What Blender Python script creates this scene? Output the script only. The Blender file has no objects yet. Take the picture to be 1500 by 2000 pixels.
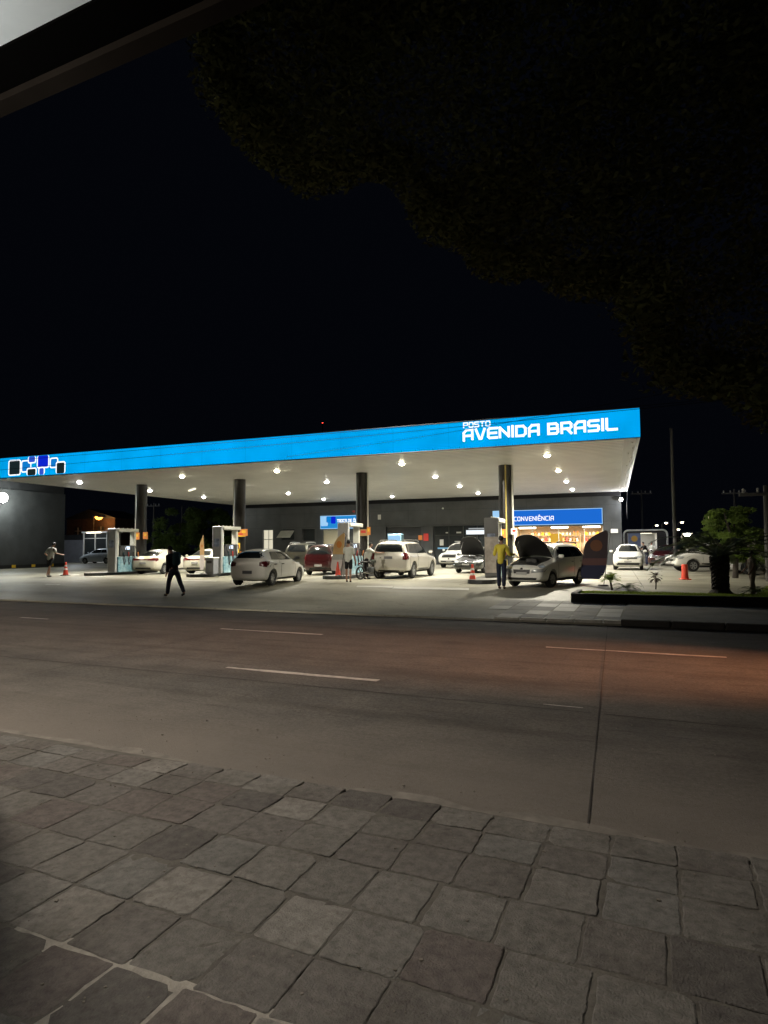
import bpy, bmesh, math, random
from math import sin, cos, pi, radians
from mathutils import Vector, Matrix
from mathutils.bvhtree import BVHTree
import numpy as np
random.seed(7)
SC = bpy.context.scene
COL = SC.collection
# ------------------------------------------------------------------ camera
CF, CH, YAW, PITCH, ROLL = 1211.6, 1.78, .4182, .0571, -.0083
FWD = Vector((-sin(YAW)*cos(PITCH), cos(YAW)*cos(PITCH), sin(PITCH)))
_r = Vector((cos(YAW), sin(YAW), 0)); _u = _r.cross(FWD)
RT = cos(ROLL)*_r + sin(ROLL)*_u; UP = -sin(ROLL)*_r + cos(ROLL)*_u
CAM = Vector((0, 0, CH))
cd = bpy.data.cameras.new('camera'); cam = bpy.data.objects.new('camera', cd); COL.objects.link(cam)
M = Matrix.Identity(4)
for i in range(3):
    M[i][0], M[i][1], M[i][2], M[i][3] = RT[i], UP[i], -FWD[i], CAM[i]
cam.matrix_world = M
cd.sensor_fit = 'HORIZONTAL'; cd.sensor_width = 36; cd.lens = CF*36/1500; cd.clip_end = 2000; cd.clip_start = .05
SC.camera = cam
# ------------------------------------------------------------------ world and exposure
w = bpy.data.worlds.new('World'); SC.world = w; w.use_nodes = True
wn = w.node_tree.nodes; bg = wn['Background']
sky = wn.new('ShaderNodeTexSky'); sky.sky_type = 'NISHITA'; sky.sun_disc = False
sky.sun_elevation = radians(-9); sky.sun_rotation = radians(200)
mix = wn.new('ShaderNodeMixRGB'); mix.blend_type = 'ADD'; mix.inputs[0].default_value = 1
mix.inputs[2].default_value = (.012, .016, .030, 1)
w.node_tree.links.new(sky.outputs[0], mix.inputs[1]); w.node_tree.links.new(mix.outputs[0], bg.inputs[0])
bg.inputs[1].default_value = .085
SC.view_settings.view_transform = 'Standard'; SC.view_settings.look = 'None'
SC.view_settings.exposure = 0; SC.view_settings.gamma = 1
SC.cycles.max_bounces = 6; SC.cycles.diffuse_bounces = 4; SC.cycles.glossy_bounces = 3
SC.cycles.sample_clamp_indirect = 3; SC.cycles.use_denoising = True
# light powers
P_CANOPY, P_STREET, P_PORCH, P_SODIUM = 450, 385, 9, 1900
# ------------------------------------------------------------------ station frame
OS = Vector((-.552, 24.6, 0)); TH = .0638
E1 = Vector((cos(TH), sin(TH), 0)); E2 = Vector((-sin(TH), cos(TH), 0))
def W(u, v, z=0): return OS + E1*u + E2*v + Vector((0, 0, z))
def gzw(Y, X=0):
    d = min(1, max(0, (-X-12)/15)); return .05+(.28-.0*d)*min(1, max(0, (Y-14.75)/8.0))
def gz(u, v): p = W(u, v); return gzw(p.y, p.x)
def ray(px, py): return FWD*CF + RT*(px-750) + UP*(1000-py)
def st(p): q = p-OS; return Vector((q.dot(E1), q.dot(E2), p.z))
def G(px, py, z=0): d = ray(px, py); return CAM + d*((z-CH)/d.z)
def SG(px, py, z=.33): return st(G(px, py, z))
def SGd(px, py):
    z = .33
    for _ in range(40): q = G(px, py, z); z = .5*z+.5*gzw(q.y, q.x)
    return SG(px, py, z)
def SV(px, py, v):
    d = ray(px, py); t = (v-(CAM-OS).dot(E2))/d.dot(E2); return st(CAM+d*t)
# ------------------------------------------------------------------ materials
def _n(nt, t, **k):
    n = nt.nodes.new(t)
    for a, b in k.items(): setattr(n, a, b)
    return n
def mat(name, col, rough=.6, metal=0, spec=.5, var=0, vs=3, bump=0, bs=40, coat=0, emit=None, es=0, col2=None, det=6, trans=0):
    m = bpy.data.materials.new(name); m.use_nodes = True; nt = m.node_tree
    b = nt.nodes['Principled BSDF']; b.inputs['Base Color'].default_value = (*col, 1)
    b.inputs['Roughness'].default_value = rough; b.inputs['Metallic'].default_value = metal
    b.inputs['Specular IOR Level'].default_value = spec; b.inputs['Coat Weight'].default_value = coat
    b.inputs['Coat Roughness'].default_value = .06
    if trans: b.inputs['Transmission Weight'].default_value = trans
    if emit: b.inputs['Emission Color'].default_value = (*emit, 1); b.inputs['Emission Strength'].default_value = es
    tc = None
    if var or bump:
        tc = _n(nt, 'ShaderNodeTexCoord')
    if var:
        no = _n(nt, 'ShaderNodeTexNoise'); no.inputs['Scale'].default_value = vs; no.inputs['Detail'].default_value = det
        no.inputs['Roughness'].default_value = .65
        cr = _n(nt, 'ShaderNodeValToRGB'); cr.color_ramp.elements[0].position = .3; cr.color_ramp.elements[1].position = .72
        c2 = col2 or tuple(min(1, c*(1+var)) for c in col)
        cr.color_ramp.elements[0].color = (*[c*(1-var) for c in col], 1); cr.color_ramp.elements[1].color = (*c2, 1)
        nt.links.new(tc.outputs['Object'], no.inputs['Vector']); nt.links.new(no.outputs['Fac'], cr.inputs[0])
        nt.links.new(cr.outputs[0], b.inputs['Base Color'])
        mr = _n(nt, 'ShaderNodeMapRange'); mr.inputs[3].default_value = max(.04, rough-.12); mr.inputs[4].default_value = min(1, rough+.12)
        nt.links.new(no.outputs['Fac'], mr.inputs[0]); nt.links.new(mr.outputs[0], b.inputs['Roughness'])
    if bump:
        n2 = _n(nt, 'ShaderNodeTexNoise'); n2.inputs['Scale'].default_value = bs; n2.inputs['Detail'].default_value = 4
        bp = _n(nt, 'ShaderNodeBump'); bp.inputs['Strength'].default_value = bump; bp.inputs['Distance'].default_value = .02
        nt.links.new(tc.outputs['Object'], n2.inputs['Vector']); nt.links.new(n2.outputs['Fac'], bp.inputs['Height'])
        nt.links.new(bp.outputs[0], b.inputs['Normal'])
    return m
def emat(name, col, s): return mat(name, (0, 0, 0), 1, emit=col, es=s, spec=0)
def stain(m, scale, lo, hi, dark, sx=1, sy=1):
    """broad stains of their own shape, mixed over a material's colour"""
    nt = m.node_tree; b = nt.nodes['Principled BSDF']; src = b.inputs['Base Color'].links[0].from_socket
    tc = _n(nt, 'ShaderNodeTexCoord'); mp = _n(nt, 'ShaderNodeMapping'); mp.inputs['Scale'].default_value = (sx, sy, 1)
    no = _n(nt, 'ShaderNodeTexNoise'); no.inputs['Scale'].default_value = scale; no.inputs['Detail'].default_value = 5
    mr = _n(nt, 'ShaderNodeMapRange'); mr.inputs[1].default_value = lo; mr.inputs[2].default_value = hi
    mx = _n(nt, 'ShaderNodeMixRGB'); mx.blend_type = 'MULTIPLY'; mx.inputs[2].default_value = (*dark, 1)
    nt.links.new(tc.outputs['Object'], mp.inputs[0]); nt.links.new(mp.outputs[0], no.inputs['Vector'])
    nt.links.new(no.outputs['Fac'], mr.inputs[0]); nt.links.new(mr.outputs[0], mx.inputs[0])
    nt.links.new(src, mx.inputs[1]); nt.links.new(mx.outputs[0], b.inputs['Base Color'])
MT = dict(
 road=mat('road_concrete', (.150, .140, .126), .78, var=.30, vs=1.3, bump=.5, bs=90, det=12),
 lot=mat('lot_concrete', (.235, .225, .175), .55, var=.30, vs=.7, bump=.25, bs=30, det=10),
 slab=mat('pale_slab', (.50, .49, .46), .6, var=.16, vs=2, bump=.2),
 joint=mat('joint_tar', (.05, .044, .04), .9, var=.3, vs=9),
 line=mat('worn_paint', (.46, .44, .40), .7, var=.35, vs=6),
 kerb=mat('kerb_stone', (.075, .072, .068), .8, var=.3, vs=5, bump=.3),
 kerbw=mat('kerb_whitewash', (.62, .61, .56), .7, var=.25, vs=6),
 walk=mat('far_sidewalk', (.22, .215, .20), .8, var=.25, vs=2, bump=.3),
 mortar=mat('mortar', (.125, .117, .102), .95, var=.35, vs=7, bump=.5, bs=50),
 mortar2=mat('fresh_mortar', (.36, .34, .30), .95, var=.3, vs=14, bump=.5, bs=60),
 ground=mat('land', (.03, .03, .028), .95, var=.3, vs=.2),
 ceil=mat('ceiling_panel', (.76, .75, .72), .40, spec=.4, var=.12, vs=.5, bump=.03, bs=2),
 seam=mat('panel_seam', (.20, .20, .19), .6),
 white=mat('white_paint', (.78, .78, .75), .4, var=.06, vs=3),
 offw=mat('offwhite_metal', (.62, .62, .56), .4, var=.1, vs=4),
 grey=mat('grey_metal', (.34, .34, .33), .45, var=.12, vs=4),
 dgrey=mat('dark_grey_paint', (.056, .060, .063), .34, var=.25, vs=1.0, bump=.12, bs=3),
 dgrey2=mat('darker_grey_paint', (.028, .030, .033), .5, var=.2, vs=1.5),
 pillar=mat('pillar_paint', (.017, .016, .015), .3, var=.08, vs=1),
 black=mat('black_plastic', (.012, .012, .013), .45),
 rubber=mat('tyre_rubber', (.018, .018, .018), .8),
 glass=mat('dark_car_glass', (.012, .014, .015), .06, spec=.8),
 glass2=mat('lit_car_glass', (.10, .11, .10), .08, spec=.8),
 rim=mat('alloy_rim', (.5, .5, .5), .3, metal=.7),
 chrome=mat('chrome', (.8, .8, .8), .12, metal=1),
 headl=mat('headlamp_glass', (.55, .57, .58), .08, metal=.4),
 tail=mat('tail_lamp_red', (.11, .008, .010), .15, coat=.6),
 tail2=mat('tail_lamp_dark', (.07, .008, .01), .15, coat=.6),
 plate=mat('plate', (.35, .35, .34), .5), plated=mat('plate_dark', (.10, .10, .11), .5),
 engine=mat('engine_bay', (.03, .03, .03), .6, var=.5, vs=9, bump=.8, bs=14),
 p_white=mat('paint_white', (.74, .73, .68), .28, coat=.8),
 p_cream=mat('paint_cream', (.72, .70, .58), .28, coat=.8),
 p_silver=mat('paint_silver', (.56, .54, .48), .26, metal=.25, coat=.8),
 p_red=mat('paint_wine', (.034, .006, .007), .22, coat=1),
 p_olive=mat('paint_olive_grey', (.06, .058, .042), .3, metal=.4, coat=.6),
 p_blue=mat('paint_pale_blue', (.50, .55, .60), .28, coat=.7),
 p_dark=mat('paint_graphite', (.05, .055, .05), .22, metal=.4, coat=.9),
 p_grey=mat('paint_grey', (.35, .35, .34), .3, coat=.7),
 cone=mat('cone_orange', (.58, .055, .028), .5, emit=None), conew=mat('cone_band', (.75, .72, .68), .4),
 skin=mat('skin', (.28, .15, .10), .5), skin2=mat('skin_light', (.42, .25, .17), .5), hair=mat('hair', (.012, .010, .009), .6),
 shirt_w=mat('shirt_pale', (.50, .51, .47), .9, var=.12, vs=9), shirt_y=mat('shirt_yellow', (.62, .52, .06), .9, var=.12, vs=8),
 cl_black=mat('cloth_black', (.008, .008, .010), .95), cl_navy=mat('cloth_navy', (.010, .014, .035), .9, var=.2, vs=8),
 shirt_g=mat('shirt_grey', (.20, .22, .22), .9), shirt_t=mat('shirt_tan', (.30, .24, .20), .9), cl_teal=mat('cloth_teal', (.012, .04, .05), .95),
 bark=mat('bark', (.05, .042, .034), .95, var=.4, vs=6, bump=1, bs=20),
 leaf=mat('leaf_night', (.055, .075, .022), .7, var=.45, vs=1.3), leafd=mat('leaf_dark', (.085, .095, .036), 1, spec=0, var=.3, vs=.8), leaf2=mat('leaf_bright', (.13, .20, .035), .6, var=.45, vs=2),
 palm=mat('frond', (.065, .09, .030), .5, var=.3, vs=3), grass=mat('grass', (.22, .30, .05), .8, var=.35, vs=2), soil=mat('soil', (.05, .04, .03), .95, var=.3, vs=5),
 wire=mat('cable', (.008, .008, .008), .7), pole=mat('pole_concrete', (.07, .068, .065), .85, var=.2, vs=3),
 blue_lit=emat('fascia_blue', (0.0, .375, .87), 1.0), white_lit=emat('letter_white', (.96, .98, 1), 1.25),
 b_dark=emat('mark_dark', (.010, .020, .022), 1), b_mid=emat('mark_mid_blue', (.005, .20, .62), 1), b_deep=emat('mark_deep_blue', (.004, .02, .62), 1), b_viol=emat('mark_violet', (.03, .09, .60), 1),
 sign_lit=emat('sign_blue', (.012, .14, .62), 1.05), sign_lit2=emat('sign_light_blue', (.02, .26, .66), .95), sign_pale=emat('sign_pale', (.35, .62, .90), 1),
 lamp=emat('lamp_white', (1, .97, .88), 45), lamp_w=emat('lamp_warm', (1, .90, .62), 45), flood=emat('flood', (1, 1, .90), 40), sod=emat('sodium', (1, .30, .04), 9),
 shoplamp=emat('shop_lamp', (1, .88, .66), 7), far=emat('far_lamp', (1, .85, .6), 18), red_l=emat('mast_red', (1, .05, .03), 4), dispd=emat('display_lit', (.75, .85, 1), 1.6),
 shopw=mat('shop_wall', (.70, .60, .45), .7, var=.08, vs=2), wood=mat('shop_shelf', (.40, .24, .12), .6),
 orange=mat('orange_card', (.65, .22, .05), .7), card=mat('white_card', (.75, .74, .70), .7), yellow=mat('yellow_card', (.80, .50, .03), .7), redc=mat('red_pack', (.55, .04, .03), .5), browncard=mat('brown_pack', (.30, .14, .05), .5), creamp=mat('cream_pack', (.75, .60, .38), .5),
 pumpblue=mat('pump_blue', (.10, .42, .62), .35, var=.5, vs=5, col2=(.55, .75, .80)), beige=mat('shutter_beige', (.55, .50, .36), .6), beigelit=emat('lit_doorway', (.80, .74, .56), .9),
 flag=mat('flag_navy', (.012, .014, .045), .8), flago=mat('flag_orange', (.45, .16, .03), .8), flagw=mat('flag_white', (.55, .50, .50), .8), flagy=mat('flag_yellow', (.42, .27, .12), .8),
 doorglass=mat('door_glass', (.035, .040, .042), .08, spec=.8), stripe=mat('door_stripe', (.20, .45, .75), .5), ypipe=mat('yellow_pipe', (.55, .42, .12), .5), greyl=mat('light_grey_wall', (.22, .23, .26), .7, var=.15, vs=2),
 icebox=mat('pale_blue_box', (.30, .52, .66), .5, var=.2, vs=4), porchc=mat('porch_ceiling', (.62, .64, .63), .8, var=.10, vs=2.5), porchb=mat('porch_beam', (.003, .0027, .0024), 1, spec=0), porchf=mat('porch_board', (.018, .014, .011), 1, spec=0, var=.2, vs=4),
 brick=mat('dim_brick', (.07, .04, .03), .9, var=.5, vs=2), hedge=mat('hedge', (.020, .032, .012), .9),
)
MT['lamp_w2'] = MT['lamp_w']
stain(MT['road'], .35, .45, .7, (.72, .70, .68), .35, 1.6)
stain(MT['road'], 2.2, .6, .75, (.75, .74, .72), .3, 1)
stain(MT['lot'], .3, .48, .62, (.62, .60, .55), .6, 1.3)
stain(MT['road'], 45, .35, .7, (.62, .60, .58))
stain(MT['road'], 19, .42, .66, (.74, .72, .70))
stain(MT['road'], 1.6, .5, .68, (.76, .75, .73), .06, 1.6)
stain(MT['road'], 6, .6, .72, (.68, .66, .64), .3, 1.2)
for m_ in ('lot',): stain(MT[m_], 12, .58, .7, (.6, .58, .55))
stain(MT['lot'], 2.5, .62, .75, (.62, .60, .56))
def lucent(m, col, fac=.5):
    nt = m.node_tree; b = nt.nodes['Principled BSDF']; o = nt.nodes['Material Output']; t = _n(nt, 'ShaderNodeBsdfTranslucent'); t.inputs[0].default_value = (*col, 1)
    x = _n(nt, 'ShaderNodeMixShader'); x.inputs[0].default_value = fac; nt.links.new(b.outputs[0], x.inputs[1]); nt.links.new(t.outputs[0], x.inputs[2]); nt.links.new(x.outputs[0], o.inputs[0])
lucent(MT['grass'], (.30, .40, .06)); lucent(MT['leaf2'], (.16, .24, .04), .45); lucent(MT['palm'], (.04, .06, .02), .3)
# pale dust washed down to the near gutter, ragged, on the road surface itself
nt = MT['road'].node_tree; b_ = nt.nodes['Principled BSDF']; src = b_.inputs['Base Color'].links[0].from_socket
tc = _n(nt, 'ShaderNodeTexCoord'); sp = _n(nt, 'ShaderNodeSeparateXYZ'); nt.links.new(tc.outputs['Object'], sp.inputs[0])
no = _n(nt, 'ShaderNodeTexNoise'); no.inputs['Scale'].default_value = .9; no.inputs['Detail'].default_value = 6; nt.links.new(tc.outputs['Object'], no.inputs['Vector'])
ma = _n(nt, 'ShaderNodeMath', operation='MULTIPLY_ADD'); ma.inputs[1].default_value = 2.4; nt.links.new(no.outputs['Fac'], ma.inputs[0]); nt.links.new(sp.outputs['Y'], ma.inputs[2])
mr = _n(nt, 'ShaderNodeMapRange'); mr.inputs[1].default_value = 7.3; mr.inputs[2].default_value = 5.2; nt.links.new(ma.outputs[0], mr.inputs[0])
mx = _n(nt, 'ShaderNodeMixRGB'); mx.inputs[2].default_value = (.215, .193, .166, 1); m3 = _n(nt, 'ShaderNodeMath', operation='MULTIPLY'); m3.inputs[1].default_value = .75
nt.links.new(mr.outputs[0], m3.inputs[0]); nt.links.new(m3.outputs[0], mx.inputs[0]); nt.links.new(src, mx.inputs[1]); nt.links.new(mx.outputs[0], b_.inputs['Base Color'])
# ------------------------------------------------------------------ mesh helpers
class MB:
    def __init__(s): s.v = []; s.f = []; s.m = []
    def quad(s, pts, m=0):
        n = len(s.v); s.v += [tuple(p) for p in pts]; s.f.append(tuple(range(n, n+len(pts)))); s.m.append(m); return s
    def box(s, c, d, m=0, rz=0, mx=None, bev=0):
        x, y, z = [a/2 for a in d]
        if bev:
            b = bev; pts = [(sx*(x-(b if k != 0 else 0)), sy*(y-(b if k != 1 else 0)), sz*(z-(b if k != 2 else 0))) for sx in (-1, 1) for sy in (-1, 1) for sz in (-1, 1) for k in range(3)]
            bm = bmesh.new(); [bm.verts.new(p) for p in pts]; bmesh.ops.convex_hull(bm, input=bm.verts)
            return s.addbm(bm, c, rz, m, mx)
        P = [(-x, -y, -z), (x, -y, -z), (x, y, -z), (-x, y, -z), (-x, -y, z), (x, -y, z), (x, y, z), (-x, y, z)]
        F = [(0, 3, 2, 1), (4, 5, 6, 7), (0, 1, 5, 4), (1, 2, 6, 5), (2, 3, 7, 6), (3, 0, 4, 7)]
        return s.add(P, F, c, rz, m, mx)
    def add(s, P, F, c=(0, 0, 0), rz=0, m=0, mx=None):
        n = len(s.v); R = mx or Matrix.Rotation(rz, 4, 'Z'); c = Vector(c)
        s.v += [tuple(R @ Vector(p) + c) for p in P]; s.f += [tuple(i+n for i in f) for f in F]; s.m += [m]*len(F); return s
    def addbm(s, bm, c=(0, 0, 0), rz=0, m=0, mx=None):
        bm.verts.index_update(); P = [v.co.copy() for v in bm.verts]; F = [tuple(v.index for v in f.verts) for f in bm.faces]; bm.free()
        return s.add(P, F, c, rz, m, mx)
    def tube(s, pts, r, seg=8, m=0, cap=True):
        pts = [Vector(p) for p in pts]; rs = r if isinstance(r, (list, tuple)) else [r]*len(pts); n = len(s.v)
        a0 = None
        for i, p in enumerate(pts):
            t = (pts[min(i+1, len(pts)-1)]-pts[max(i-1, 0)]).normalized()
            a = a0-t*a0.dot(t) if a0 else t.orthogonal()
            if a.length < 1e-6: a = t.orthogonal()
            a.normalize(); a0 = a; b = t.cross(a)
            for k in range(seg):
                an = 2*pi*k/seg; s.v.append(tuple(p+(a*cos(an)+b*sin(an))*rs[i]))
        for i in range(len(pts)-1):
            for k in range(seg):
                k2 = (k+1) % seg; s.f.append((n+i*seg+k, n+i*seg+k2, n+(i+1)*seg+k2, n+(i+1)*seg+k)); s.m.append(m)
        if cap:
            s.f.append(tuple(n+k for k in range(seg))[::-1]); s.m.append(m)
            e = n+(len(pts)-1)*seg; s.f.append(tuple(e+k for k in range(seg))); s.m.append(m)
        return s
    def lathe(s, prof, seg=16, c=(0, 0, 0), m=0, mx=None, cap=True):
        P = []; F = []
        for r, z in prof:
            for k in range(seg): P.append((r*cos(2*pi*k/seg), r*sin(2*pi*k/seg), z))
        for i in range(len(prof)-1):
            for k in range(seg):
                k2 = (k+1) % seg; F.append((i*seg+k, i*seg+k2, (i+1)*seg+k2, (i+1)*seg+k))
        if cap and prof[0][0] > 1e-4: F.append(tuple(range(seg))[::-1])
        if cap and prof[-1][0] > 1e-4: F.append(tuple((len(prof)-1)*seg+k for k in range(seg)))
        return s.add(P, F, c, 0, m, mx)
    def prism(s, poly, h, c=(0, 0, 0), m=0, mx=None, axis='z'):
        n = len(poly); P = [(x, y, 0) for x, y in poly]+[(x, y, h) for x, y in poly]
        F = [tuple(range(n))[::-1], tuple(range(n, 2*n))]+[(i, (i+1) % n, n+(i+1) % n, n+i) for i in range(n)]
        if axis == 'y': P = [(x, -z, y) for x, y, z in P]      # polygon in xz, thick towards -y
        if axis == 'x': P = [(z, x, y) for x, y, z in P]       # polygon in yz, thick towards +x
        return s.add(P, F, c, 0, m, mx)
    def build(s, name, mats, parent=None, smooth=False, loc=None, rz=0, sharp=35):
        me = bpy.data.meshes.new(name); me.from_pydata(s.v, [], s.f); me.validate()
        for m in (mats if isinstance(mats, (list, tuple)) else [mats]): me.materials.append(m)
        if len(me.polygons) == len(s.m): me.polygons.foreach_set('material_index', s.m)
        if smooth: shade(me, sharp)
        me.update(); o = bpy.data.objects.new(name, me); COL.objects.link(o)
        if parent: o.parent = parent
        if loc is not None: o.location = loc; o.rotation_euler = (0, 0, rz)
        return o
def shade(me, ang=35):
    bm = bmesh.new(); bm.from_mesh(me); bmesh.ops.recalc_face_normals(bm, faces=bm.faces)
    for f in bm.faces: f.smooth = True
    for e in bm.edges:
        if len(e.link_faces) == 2 and e.calc_face_angle(0) > radians(ang): e.smooth = False
    bm.to_mesh(me); bm.free()
def tag(o, label=None, cat=None, group=None, kind=None):
    if label: o['label'] = label
    if cat: o['category'] = cat
    if group: o['group'] = group
    if kind: o['kind'] = kind
    return o
def thing(name, label, cat, u, v, z=None, hd=0, group=None):
    o = bpy.data.objects.new(name, None); COL.objects.link(o); o.empty_display_size = .2
    o.location = W(u, v, gz(u, v) if z is None else z); o.rotation_euler = (0, 0, TH+radians(hd))
    return tag(o, label, cat, group)
def dup(root, u, v, z, label, hd=None):
    r = root.copy(); COL.objects.link(r); r.location = W(u, v, z)
    if hd is not None: r.rotation_euler = (0, 0, TH+radians(hd))
    if label: r['label'] = label
    for ch in list(root.children):
        c = ch.copy(); COL.objects.link(c); c.parent = r
        for g in ch.children:
            d = g.copy(); COL.objects.link(d); d.parent = c
    return r
def S_(mb, name, mats, kind=None, **k):   # mesh given in station coordinates
    o = mb.build(name, mats, **k); o.location = OS; o.rotation_euler = (0, 0, TH)
    if kind: o['kind'] = kind
    return o
# ------------------------------------------------------------------ ground
mb = MB(); mb.quad([(-600, -60, -.03), (600, -60, -.03), (600, 900, -.03), (-600, 900, -.03)])
tag(mb.build('ground', MT['ground']), kind='structure')
KY = 14.72
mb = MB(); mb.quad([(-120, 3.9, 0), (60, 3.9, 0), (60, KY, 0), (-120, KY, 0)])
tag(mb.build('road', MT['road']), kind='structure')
def strip(a, b, wd, z, j=0, fol=False):
    a = Vector(a); b = Vector(b); n = max(2, int((b-a).length/.35)); d = (b-a).normalized(); p = Vector((-d.y, d.x, 0)); r = MB(); rnd = random.Random(int(wd*999+a.x*7))
    pr = None
    for i in range(n+1):
        c = a.lerp(b, i/n); ww = wd/2*(1+j*rnd.uniform(-1, 1)); o = p*rnd.uniform(-1, 1)*wd*.3*j
        q = (c+p*ww+o, c-p*ww+o)
        Z = (lambda p_: gzw(p_.y, p_.x)+z) if fol else (lambda p_: z)
        if pr: r.quad([(*pr[1][:2], Z(pr[1])), (*q[1][:2], Z(q[1])), (*q[0][:2], Z(q[0])), (*pr[0][:2], Z(pr[0]))])
        pr = q
    return r
def merge(*ms):
    r = MB()
    for m in ms:
        n = len(r.v); r.v += m.v; r.f += [tuple(i+n for i in f) for f in m.f]; r.m += m.m
    return r
tag(merge(strip((-110, 7.0, 0), (-.72, 7.03, 0), .022, .004, .5), strip((-.6, 7.03, 0), (55, 7.1, 0), .022, .004, .5), strip((-.47, 4.1, 0), (-1.12, KY-.1, 0), .011, .008, .5),
    *[strip((x, 4.1, 0), (x-.6, KY-.1, 0), .012, .012+.0001*x, .5) for x in (-8.2, -15.9, -23.5, 7)], strip((-110, 14.58, 0), (60, 14.58, 0), .10, .0165, .5)).build('road_joint', MT['joint']), kind='structure')
dash = []
for x0, x1 in ((-30.5, -27.5), (-22.5, -19.5), (-15.6, -14.5), (-9.0, -6.4), (-1.9, .9)): dash.append(strip((x0, 11.25, 0), (x1, 11.23, 0), .09, .006, .35))
for x0, x1 in ((-6.0, -3.5), (-14.2, -11.6), (-22, -19.4)): dash.append(strip((x0, 7.64, 0), (x1, 7.64, 0), .10, .006, .3))
dash.append(strip((-1.26, 7.2, 0), (-.83, 7.2, 0), .03, .0065, .6))
tag(merge(*dash).build('lane_marking', MT['line']), kind='structure')
# pale gutter strip of dried dust where the road meets the near paving
mb = strip((-60, 4.12, 0), (30, 4.12, 0), .16, .0105, .8); tag(mb.build('gutter_strip', mat('gutter_dust', (.205, .19, .168), .9, var=.35, vs=5))
    , kind='structure')
# forecourt: ramps up from the dropped kerb
mb = MB(); ys = [KY+.02, 15.5, 16.5, 18, 19.5, 21, 22, 22.75, 24, 30, 40, 60, 110]; xs = [-120+i*1.5 for i in range(105)]
for i in range(len(ys)-1):
    for a, b in zip(xs[:-1], xs[1:]):
        mb.quad([(a, ys[i], gzw(ys[i], a)), (b, ys[i], gzw(ys[i], b)), (b, ys[i+1], gzw(ys[i+1], b)), (a, ys[i+1], gzw(ys[i+1], a))])
mb.quad([(-120, KY, -.02), (36, KY, -.02), (36, KY+.02, .05), (-120, KY+.02, .05)])
tag(mb.build('forecourt_ground', MT['lot'], smooth=True), kind='structure')
# far sidewalk at the right: raised behind a kerb, with pale slabs at its end
def slabs(x0, x1, y0, y1, nx, ny, dz, gap=.02, skip=None):
    r = MB(); rnd = random.Random(3)
    for i in range(nx):
        for j in range(ny):
            if skip and skip(i, j): continue
            a = x0+(x1-x0)*i/nx+gap; b = x0+(x1-x0)*(i+1)/nx-gap; c = y0+(y1-y0)*j/ny+gap; d = y0+(y1-y0)*(j+1)/ny-gap
            m = rnd.randrange(3)
            r.quad([(a, c, gzw(c)+dz), (b, c, gzw(c)+dz), (b, d, gzw(d)+dz), (a, d, gzw(d)+dz)], m)
    return r
sl = [MT['slab'], mat('slab_mid', (.36, .35, .33), .7, var=.2, vs=3), mat('slab_dim', (.25, .245, .23), .7, var=.2, vs=3)]
tag(slabs(-4.3, -.9, 14.95, 18.6, 6, 5, .014, skip=lambda i, j: (i < 1 and j < 2)).build('slab_path', sl), kind='structure')
mb = MB(); mb.quad([(-.85, KY+.16, .15), (30, KY+.16, .15), (30, 18.55, gzw(18.55)+.02), (-.85, 18.55, gzw(18.55)+.02)])
mb.quad([(-.85, KY+.16, .05), (-.85, KY+.16, .15), (-.85, 18.55, gzw(18.55)+.02), (-.85, 18.55, .1)])
tag(mb.build('sidewalk', MT['walk']), kind='structure')
mb = MB()
for i in range(26): mb.box((-.35+i*1.02, KY+.06, .075), (1.0, .16, .15), bev=.02)
tag(mb.build('kerb', MT['kerb']), kind='structure')
mb = MB()
for i in range(5): mb.box((-3.4+i*.62, KY+.12, .07), (.58, .18, .05+.012*i), bev=.01)
tag(mb.build('kerb_painted', MT['kerbw']), kind='structure')
# pale repaired slabs on the forecourt
mb = MB()
for (x0, y0, x1, y1) in ((-9.0, 20.9, -6.1, 21.6), (-10.6, 21.2, -9.1, 21.7), (-20.3, 22.4, -18.2, 22.7), (-28, 24, -25.5, 24.5), (-33, 26, -31, 26.4), (-25.5, 19.5, -24.6, 19.8)):
    mb.quad([(x0, y0, gzw(y0, x0)+.014), (x1, y0, gzw(y0, x1)+.014), (x1-.2, y1, gzw(y1, x1)+.014), (x0-.2, y1, gzw(y1, x0)+.014)])
tag(mb.build('forecourt_patch', MT['slab']), kind='structure')
mb = merge(*[strip((W(u, 0).x, 22.8, 0), (W(u, 24).x, 48, 0), .03, .005, .5, True) for u in (-33, -26, -19.5, -13, -6.5, 0)], *[strip((-45, y, 0), (6, y+3.2, 0), .03, .009, .5, True) for y in (23.5, 27.5, 31.5, 36, 41)])
tag(mb.build('forecourt_joint', mat('lot_joint', (.12, .115, .10), .9)), kind='structure')
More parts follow.
